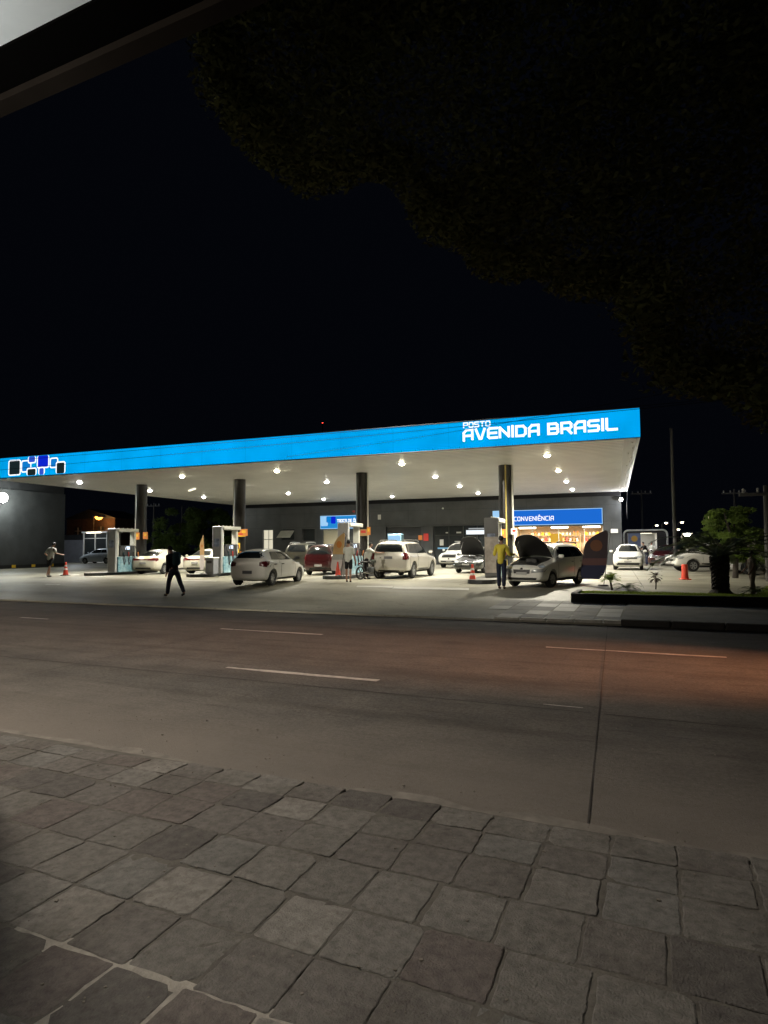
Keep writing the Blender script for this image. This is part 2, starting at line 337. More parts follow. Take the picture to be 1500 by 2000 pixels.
# near paving: rough square stones, on a bed of mortar
PX = .36; mb = MB(); rnd = random.Random(11); stone = []
cols_ = [(.158, .148, .136), (.195, .188, .172), (.145, .126, .117), (.172, .165, .150), (.118, .110, .102), (.24, .23, .21), (.155, .137, .126), (.182, .180, .168)]
for k, c in enumerate(cols_):
    m_ = mat('paving_stone', c, .85, var=.38, vs=16, bump=.6, bs=110, det=12); stain(m_, 1.7, .5, .72, (.70, .68, .66)); stain(m_, 28, .56, .70, (.78, .76, .74)); stone.append(m_)
rows = [2.0-.37*i for i in range(14, 0, -1)]+[2.0, 2.37, 2.74, 3.12, 3.47, 3.76, 4.06]
for j, y0 in enumerate(rows[:-1]):
    x = -2.1-.355*20+rnd.uniform(-.02, .02)
    off = 0; ry = rows[j+1]
    i = 0
    while x < 4.5:
        wx = .355*rnd.choice([1, 1, .98, 1.02]); x1 = x+wx; y1 = ry
        lim = 4.05+.03*sin(x*1.7)-max(0, (-3.2-x))*.04
        if y1 < lim+.14:
            g = .0075; jt = lambda: rnd.uniform(-.010, .010); z = .058+rnd.uniform(-.0015, .002); tl = rnd.uniform(-.0012, .0012); tm = rnd.uniform(-.0012, .0012)
            P = []; cx, cy = (x+x1)/2+off, (y0+min(y1, lim))/2; hx, hy = wx/2-g, (min(y1, lim)-y0)/2-g
            ring = []
            for sx, sy in ((-1, -1), (1, -1), (1, 1), (-1, 1)):
                ax, ay = cx+sx*hx+jt(), cy+sy*hy+jt()
                ch = rnd.choice([.02, .03, .05]) if rnd.random() < .25 else .009
                dx, dy = (cx-ax), (cy-ay)
                if sx*sy > 0: ring += [(ax, ay+ch*(1 if dy > 0 else -1)), (ax+ch*(1 if dx > 0 else -1), ay)]
                else: ring += [(ax+ch*(1 if dx > 0 else -1), ay), (ax, ay+ch*(1 if dy > 0 else -1))]
            # subdivide the outline a little so edges wander
            rr = []
            for a, b in zip(ring, ring[1:]+ring[:1]):
                rr.append(a); L_ = math.dist(a, b)
                if L_ > .12:
                    for t in (.15, .3, .45, .6, .75, .9): rr.append((a[0]+(b[0]-a[0])*t+rnd.uniform(-.005, .005), a[1]+(b[1]-a[1])*t+rnd.uniform(-.005, .005)))
            n = len(mb.v); nn = len(rr); zz = lambda px, py: z+tl*(px-cx)/.18+tm*(py-cy)/.18
            k = rnd.choice([0, 0, 0, 1, 1, 3, 3, 3, 4, 5, 6, 7, 7, 2])
            mb.v += [(px, py, -.0) for px, py in rr]+[(px, py, zz(px, py)-.003) for px, py in rr]+[(cx+(px-cx)*.97, cy+(py-cy)*.97, zz(px, py)) for px, py in rr]
            for q in range(nn):
                q2 = (q+1) % nn; mb.f += [(n+q, n+q2, n+nn+q2, n+nn+q), (n+nn+q, n+nn+q2, n+2*nn+q2, n+2*nn+q)]; mb.m += [k, k]
            mb.f.append(tuple(n+2*nn+q for q in range(nn))); mb.m.append(k)
        x = x1; i += 1
tag(mb.build('pavement', stone), kind='structure')
nb = MB(); NX, NY = 260, 130
for j in range(NY+1):
    for i in range(NX+1):
        x = -10+15*i/NX; y = -3+7.10*j/NY
        nb.v.append((x, y, .0535+.0025*sin(x*5.1+y*2)*sin(y*6.3)+rnd.uniform(-.0015, .0015)-.03*max(0, (y-3.95)/.15)))
for j in range(NY):
    for i in range(NX): a = j*(NX+1)+i; nb.f.append((a, a+1, a+NX+2, a+NX+1)); nb.m.append(0)
tag(nb.build('pavement_bed', MT['mortar'], smooth=True), kind='structure')
fm = []
for a, b in (((-2.75, 1.99), (-.9, 2.0)), ((-2.1, 1.5), (-2.1, 2.0)), ((-1.75, 1.5), (-1.74, 2.0))):
    fm.append(strip((*a, 0), (*b, 0), .085, .0560+.0003*len(fm), .8))
tag(merge(*fm).build('pavement_mortar_repair', MT['mortar2']), kind='structure')
rnd = random.Random(77); gb = MB()
for _ in range(900):
    x = rnd.uniform(-6, 4); y = rnd.uniform(1.2, 4.6) if rnd.random() < .75 else rnd.uniform(4.1, 9); sz = rnd.uniform(.002, .006)*(1.6 if rnd.random() < .06 else 1); zt_ = .0585 if y < 4.0 else .0125
    gb.box((x, y, zt_+sz*.2), (sz*2, sz*1.6, sz), rz=rnd.uniform(0, 3))
tag(gb.build('grit', mat('grit', (.20, .18, .15), .9, var=.5, vs=30)), 'fine grit scattered over the near paving and gutter', 'grit', kind='stuff')
# ------------------------------------------------------------------ canopy
ZC, UL = 5.78, -33.75; VD = 24.3; FH = 1.08
cn = thing('station_canopy', 'long flat filling station canopy with glowing blue fascia and white ceiling', 'canopy', 0, 0, 0)
mb = MB(); mb.box((UL/2, VD/2, ZC+.05), (-UL-.3, VD-.3, .1)); mb.build('ceiling', MT['ceil'], cn)
mb = MB()
for i in range(1, 60): mb.box((UL/2, VD*i/60, ZC-.001), (-UL-.4, .018, .006))
mb.build('ceiling_seam', MT['seam'], cn)
mb = MB(); mb.box((UL/2, .075, ZC+FH/2), (-UL, .15, FH)); fo = mb.build('fascia', MT['blue_lit'], cn)
sm_ = emat('seam_blue', (0, .30, .72), 1)
for i in range(1, 14): mb = MB(); mb.box((-2.42*i, -.003, ZC+FH/2), (.02, .006, FH)); mb.build('fascia_seam', sm_, cn)
nt = MT['blue_lit'].node_tree; b_ = nt.nodes['Principled BSDF']; tc = _n(nt, 'ShaderNodeTexCoord'); no = _n(nt, 'ShaderNodeTexNoise'); no.inputs['Scale'].default_value = .7; mr = _n(nt, 'ShaderNodeMapRange'); mr.inputs[3].default_value = .72; mr.inputs[4].default_value = 1.32; nt.links.new(tc.outputs['Object'], no.inputs['Vector']); nt.links.new(no.outputs['Fac'], mr.inputs[0]); nt.links.new(mr.outputs[0], b_.inputs['Emission Strength'])
mb = MB(); mb.box((-.075, VD/2+.15, ZC+FH/2), (.15, VD-.3+.15, FH)); mb.box((UL+.075, VD/2+.15, ZC+FH/2), (.15, VD-.15, FH)); mb.box((UL/2, VD-.001, ZC+FH/2), (-UL-.3, .15, FH)); mb.build('side_fascia', MT['grey'], cn)
mb = MB(); mb.box((UL/2, VD/2, ZC+FH-.12), (-UL-.3, VD-.32, .2)); mb.build('roof', MT['dgrey2'], cn)
mb = MB(); [mb.box((-2.4*i, -.004, ZC+FH/2), (.018, .006, FH)) for i in range(1, 14)] if False else None; mb.box((UL/2, .06, ZC-.02), (-UL, .12, .035)); mb.box((UL/2, .07, ZC+FH+.02), (-UL, .16, .04)); mb.build('fascia_trim', MT['dgrey'], cn)
mb = MB(); mb.box((-.35, VD/2, ZC-.02), (.42, VD-.3, .03))
for i in range(16): mb.lathe([(.0, -.03), (.035, -.03), (.04, 0)], 8, (-.25+.08*sin(i*2.3), 1+i*1.45, ZC-.035))
mb.build('edge_tray', mat('edge_tray', (.55, .54, .52), .6), cn)
mb = MB()   # reflector fittings lie flat on the ceiling
ROWU = [-3.67, -10.38, -17.15, -23.05, -30.35]; ROWV = [3.22, 9.1, 15.0, 20.85]
lp = None
posn = ['rightmost', 'second from right', 'middle', 'second from left', 'leftmost']; posd = ['nearest the road', 'second from the road', 'third from the road', 'nearest the building']
for i, u in enumerate(ROWU):
    for j, v in enumerate(ROWV):
        if (i, j) == (4, 3): continue
        warm = (i, j) in ((0, 1), (1, 0), (2, 0), (3, 0), (0, 0))
        
        lab = '%s ceiling downlight, %s column, row %s' % ('warm' if warm else 'white', posn[i], posd[j])
        t = thing('canopy_lamp', lab, 'ceiling lamp', u, v, ZC, 0, 'lamps in the canopy ceiling')
        a = MB(); a.lathe([(.19, 0), (.20, -.012), (.19, -.03), (.15, -.034)], 20); a.build('bezel', MT['white'], t, smooth=True)
        a = MB(); a.lathe([(.0, -.12), (.06, -.115), (.10, -.09), (.13, -.055), (.14, -.03)], 16); a.build('diffuser', MT['lamp_w'] if warm else MT['lamp'], t, smooth=True)
        ld = bpy.data.lights.new('canopy_lamp_light', 'SPOT'); ld.energy = P_CANOPY*6.5; ld.spot_size = radians(152 if i == 0 else 134); ld.spot_blend = .6 if i == 0 else 1; ld.shadow_soft_size = .15
        ld.color = (1, .93, .76) if warm else (1, .96, .86)
        lo = bpy.data.objects.new('canopy_lamp_light', ld); COL.objects.link(lo); lo.parent = t; lo.location = (0, 0, -.30)
# tube batten at the left
p = SG(375, 955, ZC); mb = MB(); mb.box((0, 0, -.05), (.12, 1.6, .08), bev=.015)
tag(mb.build('batten_lamp', emat('batten', (1, .93, .7), 1.6), loc=W(p.x, p.y, ZC-.01), rz=TH+.9), 'dim linear tube lamp on the canopy ceiling near the left end', 'ceiling lamp')
# lettering built from strokes
GL = {'A': ([[(0, -.1), (0, .7), (.3, 1), (1, 1), (1, 0)], [(.0, .38), (1, .38)]], 1), 'V': ([[(0, 1), (.42, 0), (.62, 0), (1, 1)]], 1), 'E': ([[(1, 1), (.15, 1), (0, .85), (0, .15), (.15, 0), (1, 0)], [(0, .5), (.9, .5)]], .9),
 'N': ([[(0, 0), (0, 1), (1, .05), (1, 1)]], 1), 'I': ([[(0, 0), (0, 1.08)]], 0), 'D': ([[(0, 0), (0, 1), (.75, 1), (1, .75), (1, .2), (.75, 0), (0, 0)]], 1), 'B': ([[(0, 0), (0, 1), (.8, 1), (.95, .85), (.95, .62), (.85, .5), (1, .4), (1, .15), (.85, 0), (0, 0)], [(0, .5), (.85, .5)]], 1),
 'R': ([[(0, 0), (0, 1), (.85, 1), (1, .85), (1, .55), (.85, .4), (0, .4)], [(.55, .4), (1, -.08)]], 1), 'S': ([[(1, 1), (.12, 1), (0, .88), (0, .6), (.12, .5), (.88, .5), (1, .4), (1, .12), (.88, 0), (0, 0)]], 1), 'L': ([[(0, 1.08), (0, .12), (.12, 0), (1, 0)]], .85),
 'C': ([[(1, 1), (.15, 1), (0, .85), (0, .15), (.15, 0), (1, 0)]], .95), 'Ê': ([[(1, 1), (.15, 1), (0, .85), (0, .15), (.15, 0), (1, 0)], [(0, .5), (.9, .5)], [(.25, 1.27), (.5, 1.42), (.75, 1.27)]], .9),
 'O': ([[(.15, 0), (0, .15), (0, .85), (.15, 1), (.85, 1), (1, .85), (1, .15), (.85, 0), (.15, 0)]], 1), 'P': ([[(0, 0), (0, 1), (1, 1), (1, .4), (0, .4)]], 1), 'T': ([[(0, 1), (1, 1)], [(.5, 1), (.5, 0)]], 1), ' ': ([], .5), 'Ó': ([[(.15, 0), (0, .15), (0, .85), (.15, 1), (.85, 1), (1, .85), (1, .15), (.85, 0), (.15, 0)], [(.45, 1.22), (.7, 1.42)]], 1)}
def text(s, x0, x1, z0, z1, tk=.2, y=0, gap=.42):
    wl = [GL[c][1] for c in s]; tot = sum(wl)+gap*(len(s)-1); sx = (x1-x0)/tot; h = z1-z0; r = MB(); x = x0; k = 0; t = tk*h
    for c, wd in zip(s, wl):
        for pl in GL[c][0]:
            for a, b in zip(pl[:-1], pl[1:]):
                A = Vector((x+a[0]*sx, 0, z0+a[1]*h)); B = Vector((x+b[0]*sx, 0, z0+b[1]*h)); d = (B-A).normalized(); n = Vector((-d.z, 0, d.x))*t/2; e = d*t*.42; k += 1; yy = y-.004-.0012*(k % 9)
                P = [A-e-n, B+e-n, B+e+n, A-e+n]; r.quad([(q.x, yy, q.z) for q in P]); r.quad([(P[0].x, yy, P[0].z), (P[3].x, yy, P[3].z), (P[3].x, y, P[3].z), (P[0].x, y, P[0].z)])
        x += (wd+gap)*sx
    return r
text('AVENIDA', -6.62, -3.66, 6.12, 6.50, .26, -.03).build('lettering', MT['white_lit'], cn)
text('BRASIL', -3.28, -.86, 6.12, 6.50, .26, -.03).build('lettering', MT['white_lit'], cn)
text('POSTO', -6.62, -5.55, 6.61, 6.80, .24, -.03).build('lettering', MT['white_lit'], cn)
def rrect(x0, x1, z0, z1, r, n=5, sk=0):
    P = []
    for cx, cz, a0 in ((x1-r, z1-r, 0), (x0+r, z1-r, 90), (x0+r, z0+r, 180), (x1-r, z0+r, 270)):
        for k in range(n+1):
            a = radians(a0+90*k/n); P.append((cx+r*cos(a), cz+r*sin(a)))
    return P
def flat(poly, y): return MB().quad([(x, y, z) for x, z in poly])
lim0, lim1 = ZC+.03, ZC+FH-.02
for k, (x0, x1, y0, y1, m) in enumerate([(60, 155, 138, 262, 'b_dark'), (155, 232, 142, 238, 'b_mid'), (205, 268, 90, 172, 'b_viol'), (195, 272, 198, 300, 'b_dark'), (272, 366, 90, 208, 'b_deep'), (283, 333, 193, 290, 'b_viol'), (368, 432, 124, 206, 'b_mid'), (412, 486, 152, 246, 'b_dark')]):
    a = SV(x0/3.75, 860+y1/3.75, 0); b = SV(x1/3.75, 860+y0/3.75, 0); z0, z1 = a.z, b.z; c0 = z0 < lim0; c1 = z1 > lim1
    z0 = max(z0, lim0); z1 = min(z1, lim1)
    rr = rrect(a.x, b.x, z0, z1, .13); dpt = -.004-.006*k
    flat(rr, dpt).build('emblem_tile', MT['white_lit'], cn); flat(rrect(a.x+.075, b.x-.075, z0+(.0 if c0 else .07), z1-(0 if c1 else .07), .08), dpt-.003).build('emblem_tile', MT[m], cn)
# pillars
PU = [-28.35, -21.25, -13.62, -5.98]; pl = ['leftmost', 'second from left', 'third from left', 'rightmost']
def sign_small(name, lab, u, v, z, wd, h, m, hd=0, par=None):
    r = MB(); r.box((0, 0, 0), (wd, .02, h)); r2 = MB(); r2.box((0, -.013, h*.12), (wd*.5, .004, h*.4))
    t = thing(name, lab, 'sign', u, v, z, hd); r.build('board', m, t); r2.build('print', MT['redc'] if m is not MT['orange'] else MT['yellow'], t); return t
for i, u in enumerate(PU):
    t = thing('canopy_pillar', 'tall round dark pillar, %s of the four holding the canopy' % pl[i], 'pillar', u, 6.1, .1, 0, 'pillars holding the canopy')
    r = MB(); r.lathe([(.32, 0), (.32, ZC-.1)], 28); r.build('shaft', MT['pillar'], t, smooth=True)
    r = MB(); r.lathe([(.345, 0), (.345, 1.1)], 28); r.build('sleeve', MT['dgrey2'], t, smooth=True)
    sx = -1 if i < 2 else 1
    r = MB(); r.tube([(.36*sx, -.08, .1), (.36*sx, -.08, ZC-.12)], .045, 8); r.build('drain_pipe', MT['offw'], t, smooth=True)
    if i == 3: r = MB(); r.tube([(.08, -.37, .1), (.08, -.37, ZC-.12)], .035, 8); r.build('gas_pipe', MT['ypipe'], t, smooth=True)
for (px, py, wd, h, m, lab) in ((344, 1037, .5, .55, 'orange', 'square orange notice fixed to pillar second from left, above the pump'), (268, 1047, .35, .6, 'orange', 'orange and white notice on leftmost pillar, left one of a pair'), (284, 1046, .35, .6, 'orange', 'orange notice on leftmost pillar, right one of a pair'), (470, 1044, .6, .35, 'yellow', 'yellow notice beside pillar second from left'),
    (710, 1040, .55, .5, 'flagy', 'tan notice on pillar third from left'), (720, 1037, .2, .6, 'orange', 'narrow orange notice at the right of pillar third from left'), (980, 1042, .4, .6, 'orange', 'orange and white notice on left side of rightmost pillar'), (1004, 1038, .3, .4, 'card', 'small white notice on right side of rightmost pillar'), (465, 1070, .25, .8, 'yellow', 'tall pale notice low on pillar second from left')):
    if px == 344: px, py = 476, 1040
    p = SV(px, py, 5.72); sign_small('notice_sign', lab, p.x, p.y, p.z, wd, h*.7, MT[m])
# ------------------------------------------------------------------ pump islands and dispensers
def island(u, v0, v1, wd, lab):
    t = thing('pump_island', lab, 'kerb island', u, (v0+v1)/2, gz(u, (v0+v1)/2)+.005, 0, 'kerbed pump islands')
    L = v1-v0; r = wd/2; P = [(r*cos(radians(a)), L/2-r+r*sin(radians(a))) for a in range(0, 181, 20)]+[(r*cos(radians(a)), -L/2+r+r*sin(radians(a))) for a in range(180, 361, 20)]
    a = MB(); a.prism(P, .15); a.build('kerb_ring', MT['dgrey2'], t)
    a = MB(); a.prism([(x*.9, y*.97) for x, y in P], .005, (0, 0, .15)); a.build('top', MT['walk'], t)
    return t
hose_m = MT['black']
def pump(u, v, hd, lab, dark=False, L=1.9):
    t = thing('fuel_dispenser', lab, 'fuel pump', u, v, gz(u, v)+.16, hd, 'fuel dispensers on the islands')
    side = mat('dispenser_panel', (.10, .10, .10) if dark else (.36, .37, .38), .4, var=.12, vs=2)
    H = 2.5
    a = MB(); a.box((0, -L/2+.08, H/2), (.58, .16, H), bev=.03); a.build('end_panel', side, t)
    a = MB(); a.box((0, -L/2-.004, 1.62), (.34, .01, .42)); a.build('end_graphic', mat('dispenser_graphic', (.22, .27, .40), .5, var=.5, vs=6), t)
    if dark: a = MB(); a.box((0, -L/2-.006, .95), (.54, .012, 1.5)); a.build('end_graphic', mat('poster_pale', (.40, .36, .32), .6, var=.4, vs=3), t)
    a = MB(); a.box((0, .08, H-.09), (.62, L-.3, .19), bev=.03); a.build('header', MT['offw'], t)
    for y in (-L/2+.34, L/2-.22): a = MB(); a.box((0, y, H/2-.09), (.30, .16, H-.18)); a.build('column', MT['offw'], t)
    a = MB(); a.box((0, .08, 1.22), (.40, L-.7, .62), bev=.02); a.build('display_head', MT['dgrey'], t)
    for s in (-1, 1):
        a = MB(); a.box((s*.205, .08, 1.38), (.012, .34, .18)); a.build('display', MT['dispd'], t)
    a = MB(); a.box((0, .08, .45), (.56, L-.35, .88), bev=.02); a.build('cabinet', MT['pumpblue'], t)
    for s in (-1, 1):
        for k in range(4):
            y = -L/2+.45+k*(L-.75)/3; pts = [(s*.24, y, 1.5), (s*.36, y, 1.2), (s*.42, y+.05, .7), (s*.40, y+.12, .42), (s*.40, y+.2, .6), (s*.32, y+.22, 1.0)]
            a = MB(); a.tube(pts, .022, 6); a.build('hose', hose_m, t, smooth=True)
        for k in range(4):
            y = -L/2+.62+k*(L-.75)/3; a = MB(); a.box((s*.31, y, 1.02), (.07, .05, .26), bev=.012); a.build('nozzle', [MT['cl_teal'], MT['redc'], MT['black'], MT['orange']][k], t)
    for k in range(5): a = MB(); a.lathe([(.03, 0), (.03, .05), (0, .07)], 8, (0, -L/2+.2+k*L/5.5, H+.002)); a.build('header_stud', MT['offw'], t)
    return t
i0 = SGd(180, 1122)
IS = [(-28.6, 2.2, 7.6), (-21.35, 1.9, 8.2), (-13.25, 1.35, 8.2), (-5.95, -.7, 8.2)]
iw = [1.15, 1.3, 1.3, 1.15]
for i, (u, a, b) in enumerate(IS): island(u, a, b, iw[i], 'dark kerbed island under the %s pillar' % ['leftmost', 'second from left', 'third from left', 'rightmost'][i])
def pu(px, py, v): return SV(px, py, v).x
PUMPS = []
for px, v0, lab, dk in ((217, 3.0, 'grey and white fuel pump left of the leftmost pillar, near the white sedans', False), (423, 3.2, 'grey and white fuel pump beside the pillar behind the white hatchback', False), (670, 2.7, 'fuel pump with pale tall panel between red minivan and silver SUV', False), (960, 1.3, 'dark topped fuel pump left of the man in the yellow shirt', True)):
    u = pu(px, 1100, v0); PUMPS.append(pump(u, v0+.95, 0, lab, dk))
# waste box, extinguisher and flags on the islands
def box_bin(px, v, lab):
    u = pu(px, 1100, v); t = thing('waste_bin', lab, 'bin', u, v, gz(u, v)+.16); a = MB(); a.box((0, 0, .4), (.5, .45, .8), bev=.02); a.build('body', MT['greyl'], t); a = MB(); a.box((0, 0, .83), (.56, .5, .06), bev=.015); a.build('lid', MT['white'], t)
    a = MB(); a.box((0, -.232, .62), (.3, .012, .14)); a.build('flap', MT['black'], t)
box_bin(414, 2.5, 'squat grey bin with white lid in front of the pump behind the white hatchback')
# ------------------------------------------------------------------ feather flags
def feather(name, lab, u, v, z, hd, H, wd, mats, lean=0):
    t = thing(name, lab, 'flag', u, v, z, hd); n = 14; L_ = []; R_ = []
    for i in range(n+1):
        f = i/n; zz = .12*H+f*.88*H
        L_.append((-wd/2+wd*.8*max(0, (f-.62)/.38)**2.6+lean*f+wd*.16*max(0, (.15-f)/.15)**2, zz)); R_.append((wd/2+lean*f+.04*sin(f*5)-wd*.16*max(0, (.15-f)/.15)**2-wd*.10*max(0, (f-.9)/.1)**2, zz-.0))
    def panel(i0, i1, m, nm, y=0):
        r = MB(); r.prism([L_[i] for i in range(i0, i1+1)]+[R_[i] for i in range(i1, i0-1, -1)], .012, (0, y, 0), axis='y'); r.build(nm, m, t)
    panel(0, 4, mats[0], 'lower_cloth'); panel(4, 6, mats[1], 'middle_cloth'); panel(6, n, mats[2], 'upper_cloth')
    c = ((L_[10][0]+R_[10][0])/2, L_[10][1]-.02*H)
    r = MB(); r.prism([(c[0]+wd*.26*cos(a*pi/8), c[1]+wd*.26*sin(a*pi/8)) for a in range(16)], .006, (0, -.013, 0), axis='y'); r.build('emblem', mats[3], t)
    r = MB(); r.tube([(wd/2+.02, 0, 0), (wd/2+.02+lean*.7, 0, H*.72), (wd/2+lean, 0, H*.95), (wd*.25+lean, 0, H*1.01)], .014, 6); r.build('mast', MT['black'], t)
    r = MB(); r.lathe([(.0, .05), (.16, .05), (.2, .0)], 12, (wd/2, 0, 0)); r.build('foot', MT['black'], t)
    return t
p = SGd(1152, 1144)
feather('feather_flag', 'dark navy feather flag with orange emblem beside the open-hood station wagon', p.x+.05, p.y, .33, -8, 2.0, .82, (MT['flag'], mat('flag_band', (.09, .04, .04), .8), mat('flag_upper', (.030, .018, .024), .8), mat('flag_emblem', (.12, .045, .02), .8)), .30)
p = SV(394, 1100, 2.0); feather('feather_flag', 'slim pale and orange feather flag left of the second pump', p.x, 2.0, gz(p.x, 2)+.15, 84, 2.0, .30, (MT['flagw'], MT['flagw'], MT['flagy'], MT['flago']), 0)
p = SV(655, 1120, 1.9); feather('feather_flag', 'black edged feather flag behind the man in a pale shirt and dark shorts', p.x, 1.9, gz(p.x, 1.9)+.15, -15, 2.0, .62, (MT['flagw'], MT['grey'], MT['flagy'], MT['flago']), .35)
p = SV(1462, 1080, 9); feather('feather_flag', 'small pale feather flag between bushy tree and rightmost pole', p.x, 9, .33, 10, 2.3, .5, (MT['dgrey'], MT['dgrey'], MT['flagw'], MT['flago']), .1)
# ------------------------------------------------------------------ traffic cones
def cone(px, py, lab, h=.75, barrel=False, plain=False):
    p = SGd(px, py); t = thing('traffic_cone', lab, 'cone', p.x, p.y, p.z, 12, 'orange cones on the forecourt')
    a = MB(); a.box((0, 0, .02), (.4, .4, .04), bev=.015); a.build('base', MT['cone'] if barrel else MT['black'], t)
    if barrel: a = MB(); a.lathe([(.15, .04), (.13, .2), (.12, h), (.10, h+.02)], 16); a.build('body', MT['cone'], t, smooth=True)
    else:
        a = MB(); a.lathe([(.15, .04), (.035, h), (.02, h+.01)], 16); a.build('body', MT['cone'], t, smooth=True)
        for f in () if plain else (.42, .68): r0 = .15-.115*f+.004; r1 = .15-.115*(f+.12)+.004; a = MB(); a.lathe([(r0, h*f), (r1, h*(f+.12))], 16); a.build('band', MT['conew'], t, smooth=True)
cone(128, 1124, 'orange cone near the dark side wall, right of the leftmost walking man'); cone(923, 1139, 'orange cone on the ground left of the island with the dark topped pump'); cone(1338, 1132, 'orange barrel cone in front of the white pickup', .62, True)
p = SV(664, 1120, 1.75)
t = cone(660, 1131, 'orange cone standing at the feather flag behind the man in dark shorts', .8, False, True); 
# ------------------------------------------------------------------ cars
def ev_mesh(o):
    dg = bpy.context.evaluated_depsgraph_get(); dg.update(); me = bpy.data.meshes.new_from_object(o.evaluated_get(dg)); return me
KINDS_ = {
 # x (fraction of L, front +), z bottom, belt z, top z (negative: below H), width fraction, top width fraction
 'hatch': [(.5, .30, .52, .60, .66, .55), (.485, .22, .60, .70, .86, .72), (.42, .19, .70, .82, .97, .80), (.30, .18, .82, .93, 1, .82), (.215, .18, .89, 1.00, 1, .80), (.05, .18, .93, -.06, 1, .66), (-.12, .18, .95, 0, 1, .64), (-.32, .18, .99, -.03, 1, .62), (-.42, .19, 1.02, -.10, .99, .62), (-.475, .22, .98, 1.12, .95, .72), (-.50, .34, .74, .82, .84, .66)],
 'suv': [(.5, .42, .70, .84, .74, .62), (.485, .33, .82, .98, .90, .78), (.42, .30, .92, 1.05, .98, .84), (.28, .30, 1.0, 1.10, 1, .86), (.20, .30, 1.04, 1.15, 1, .84), (.085, .30, 1.07, -.07, 1, .74), (-.10, .30, 1.08, -.01, 1, .73), (-.35, .30, 1.10, -.01, 1, .72), (-.46, .31, 1.12, -.03, 1, .72), (-.49, .34, 1.10, 1.30, .98, .84), (-.50, .44, .82, .95, .93, .82)],
 'mpv': [(.5, .34, .62, .74, .70, .58), (.485, .26, .74, .86, .88, .74), (.43, .22, .86, .98, .98, .80), (.33, .21, .95, 1.06, 1, .82), (.26, .21, .99, 1.12, 1, .80), (.08, .21, 1.02, -.05, 1, .70), (-.10, .21, 1.03, 0, 1, .68), (-.36, .21, 1.06, -.02, 1, .66), (-.45, .22, 1.08, -.08, .99, .66), (-.485, .25, 1.04, 1.25, .96, .76), (-.50, .36, .80, .95, .88, .74)],
 'sedan': [(.5, .28, .50, .58, .66, .54), (.485, .20, .58, .67, .86, .72), (.42, .18, .68, .78, .97, .80), (.30, .17, .78, .88, 1, .82), (.20, .17, .85, .95, 1, .80), (.04, .17, .90, -.06, 1, .66), (-.10, .17, .92, 0, 1, .63), (-.24, .17, .95, -.06, 1, .62), (-.37, .18, .98, 1.08, 1, .74), (-.46, .20, .97, 1.05, .97, .76), (-.50, .34, .78, .86, .86, .66)],
 'wagon': [(.5, .30, .54, .62, .70, .58), (.485, .22, .64, .74, .88, .76), (.42, .20, .74, .84, .97, .82), (.30, .19, .84, .92, 1, .84), (.225, .19, .88, .97, 1, .82), (.08, .19, .92, -.05, 1, .68), (-.10, .19, .93, 0, 1, .67), (-.36, .19, .97, -.02, 1, .65), (-.45, .20, 1.0, -.10, .99, .65), (-.485, .22, .95, 1.08, .96, .74), (-.50, .34, .74, .84, .86, .70)],
 'pickup': [(.5, .40, .66, .78, .70, .60), (.485, .32, .76, .88, .90, .78), (.42, .30, .86, .98, .98, .82), (.30, .30, .94, 1.04, 1, .84), (.22, .30, .98, 1.10, 1, .82), (.08, .30, 1.0, -.06, 1, .68), (-.06, .30, 1.02, 0, 1, .66), (-.14, .30, 1.02, -.06, 1, .68), (-.19, .30, 1.03, 1.08, 1, .90), (-.47, .32, 1.03, 1.08, .98, .90), (-.50, .42, .95, 1.0, .92, .86)],
}
def loft(kind, L, Wd, H):
    bm = bmesh.new(); rings = []
    for x, zb, bl, tp, wf, tf in KINDS_[kind]:
        w_ = Wd/2*wf; wt = Wd/2*tf; zt = H+tp if tp <= 0 else tp*(H/ {'hatch': 1.475, 'suv': 1.75, 'mpv': 1.66, 'sedan': 1.46, 'wagon': 1.5, 'pickup': 1.6}[kind]) if tp > 0 else tp
        k = H/{'hatch': 1.475, 'suv': 1.75, 'mpv': 1.66, 'sedan': 1.46, 'wagon': 1.5, 'pickup': 1.6}[kind]; bl = bl*k
        if tp <= 0: zt = H+tp
        hp = [(0, zb), (w_*.80, zb), (w_*.97, zb+.07), (w_, (zb+bl)*.5), (w_*.985, bl-.10), (w_*.955, bl), (wt+.015, max(bl+.02, zt-.09)), (wt*.82, zt-.008), (0, zt+.012)]
        ring = [bm.verts.new((x*L, y, z)) for y, z in hp]+[bm.verts.new((x*L, -y, z)) for y, z in hp[-2:0:-1]]
        rings.append(ring)
    n = len(rings[0])
    for a, b in zip(rings[:-1], rings[1:]):
        for i in range(n): bm.faces.new((a[i], a[(i+1) % n], b[(i+1) % n], b[i]))
    bm.faces.new(rings[0][::-1]); bm.faces.new(rings[-1]); bmesh.ops.recalc_face_normals(bm, faces=bm.faces)
    me = bpy.data.meshes.new('body'); bm.to_mesh(me); bm.free(); return me
def resample(poly, n=40):
    P = [Vector(p) for p in poly]; Ls = [(P[(i+1) % len(P)]-P[i]).length for i in range(len(P))]; T = sum(Ls); out = []
    for i, l in enumerate(Ls):
        k = max(1, round(n*l/T))
        for j in range(k): out.append(P[i].lerp(P[(i+1) % len(P)], j/k))
    return out
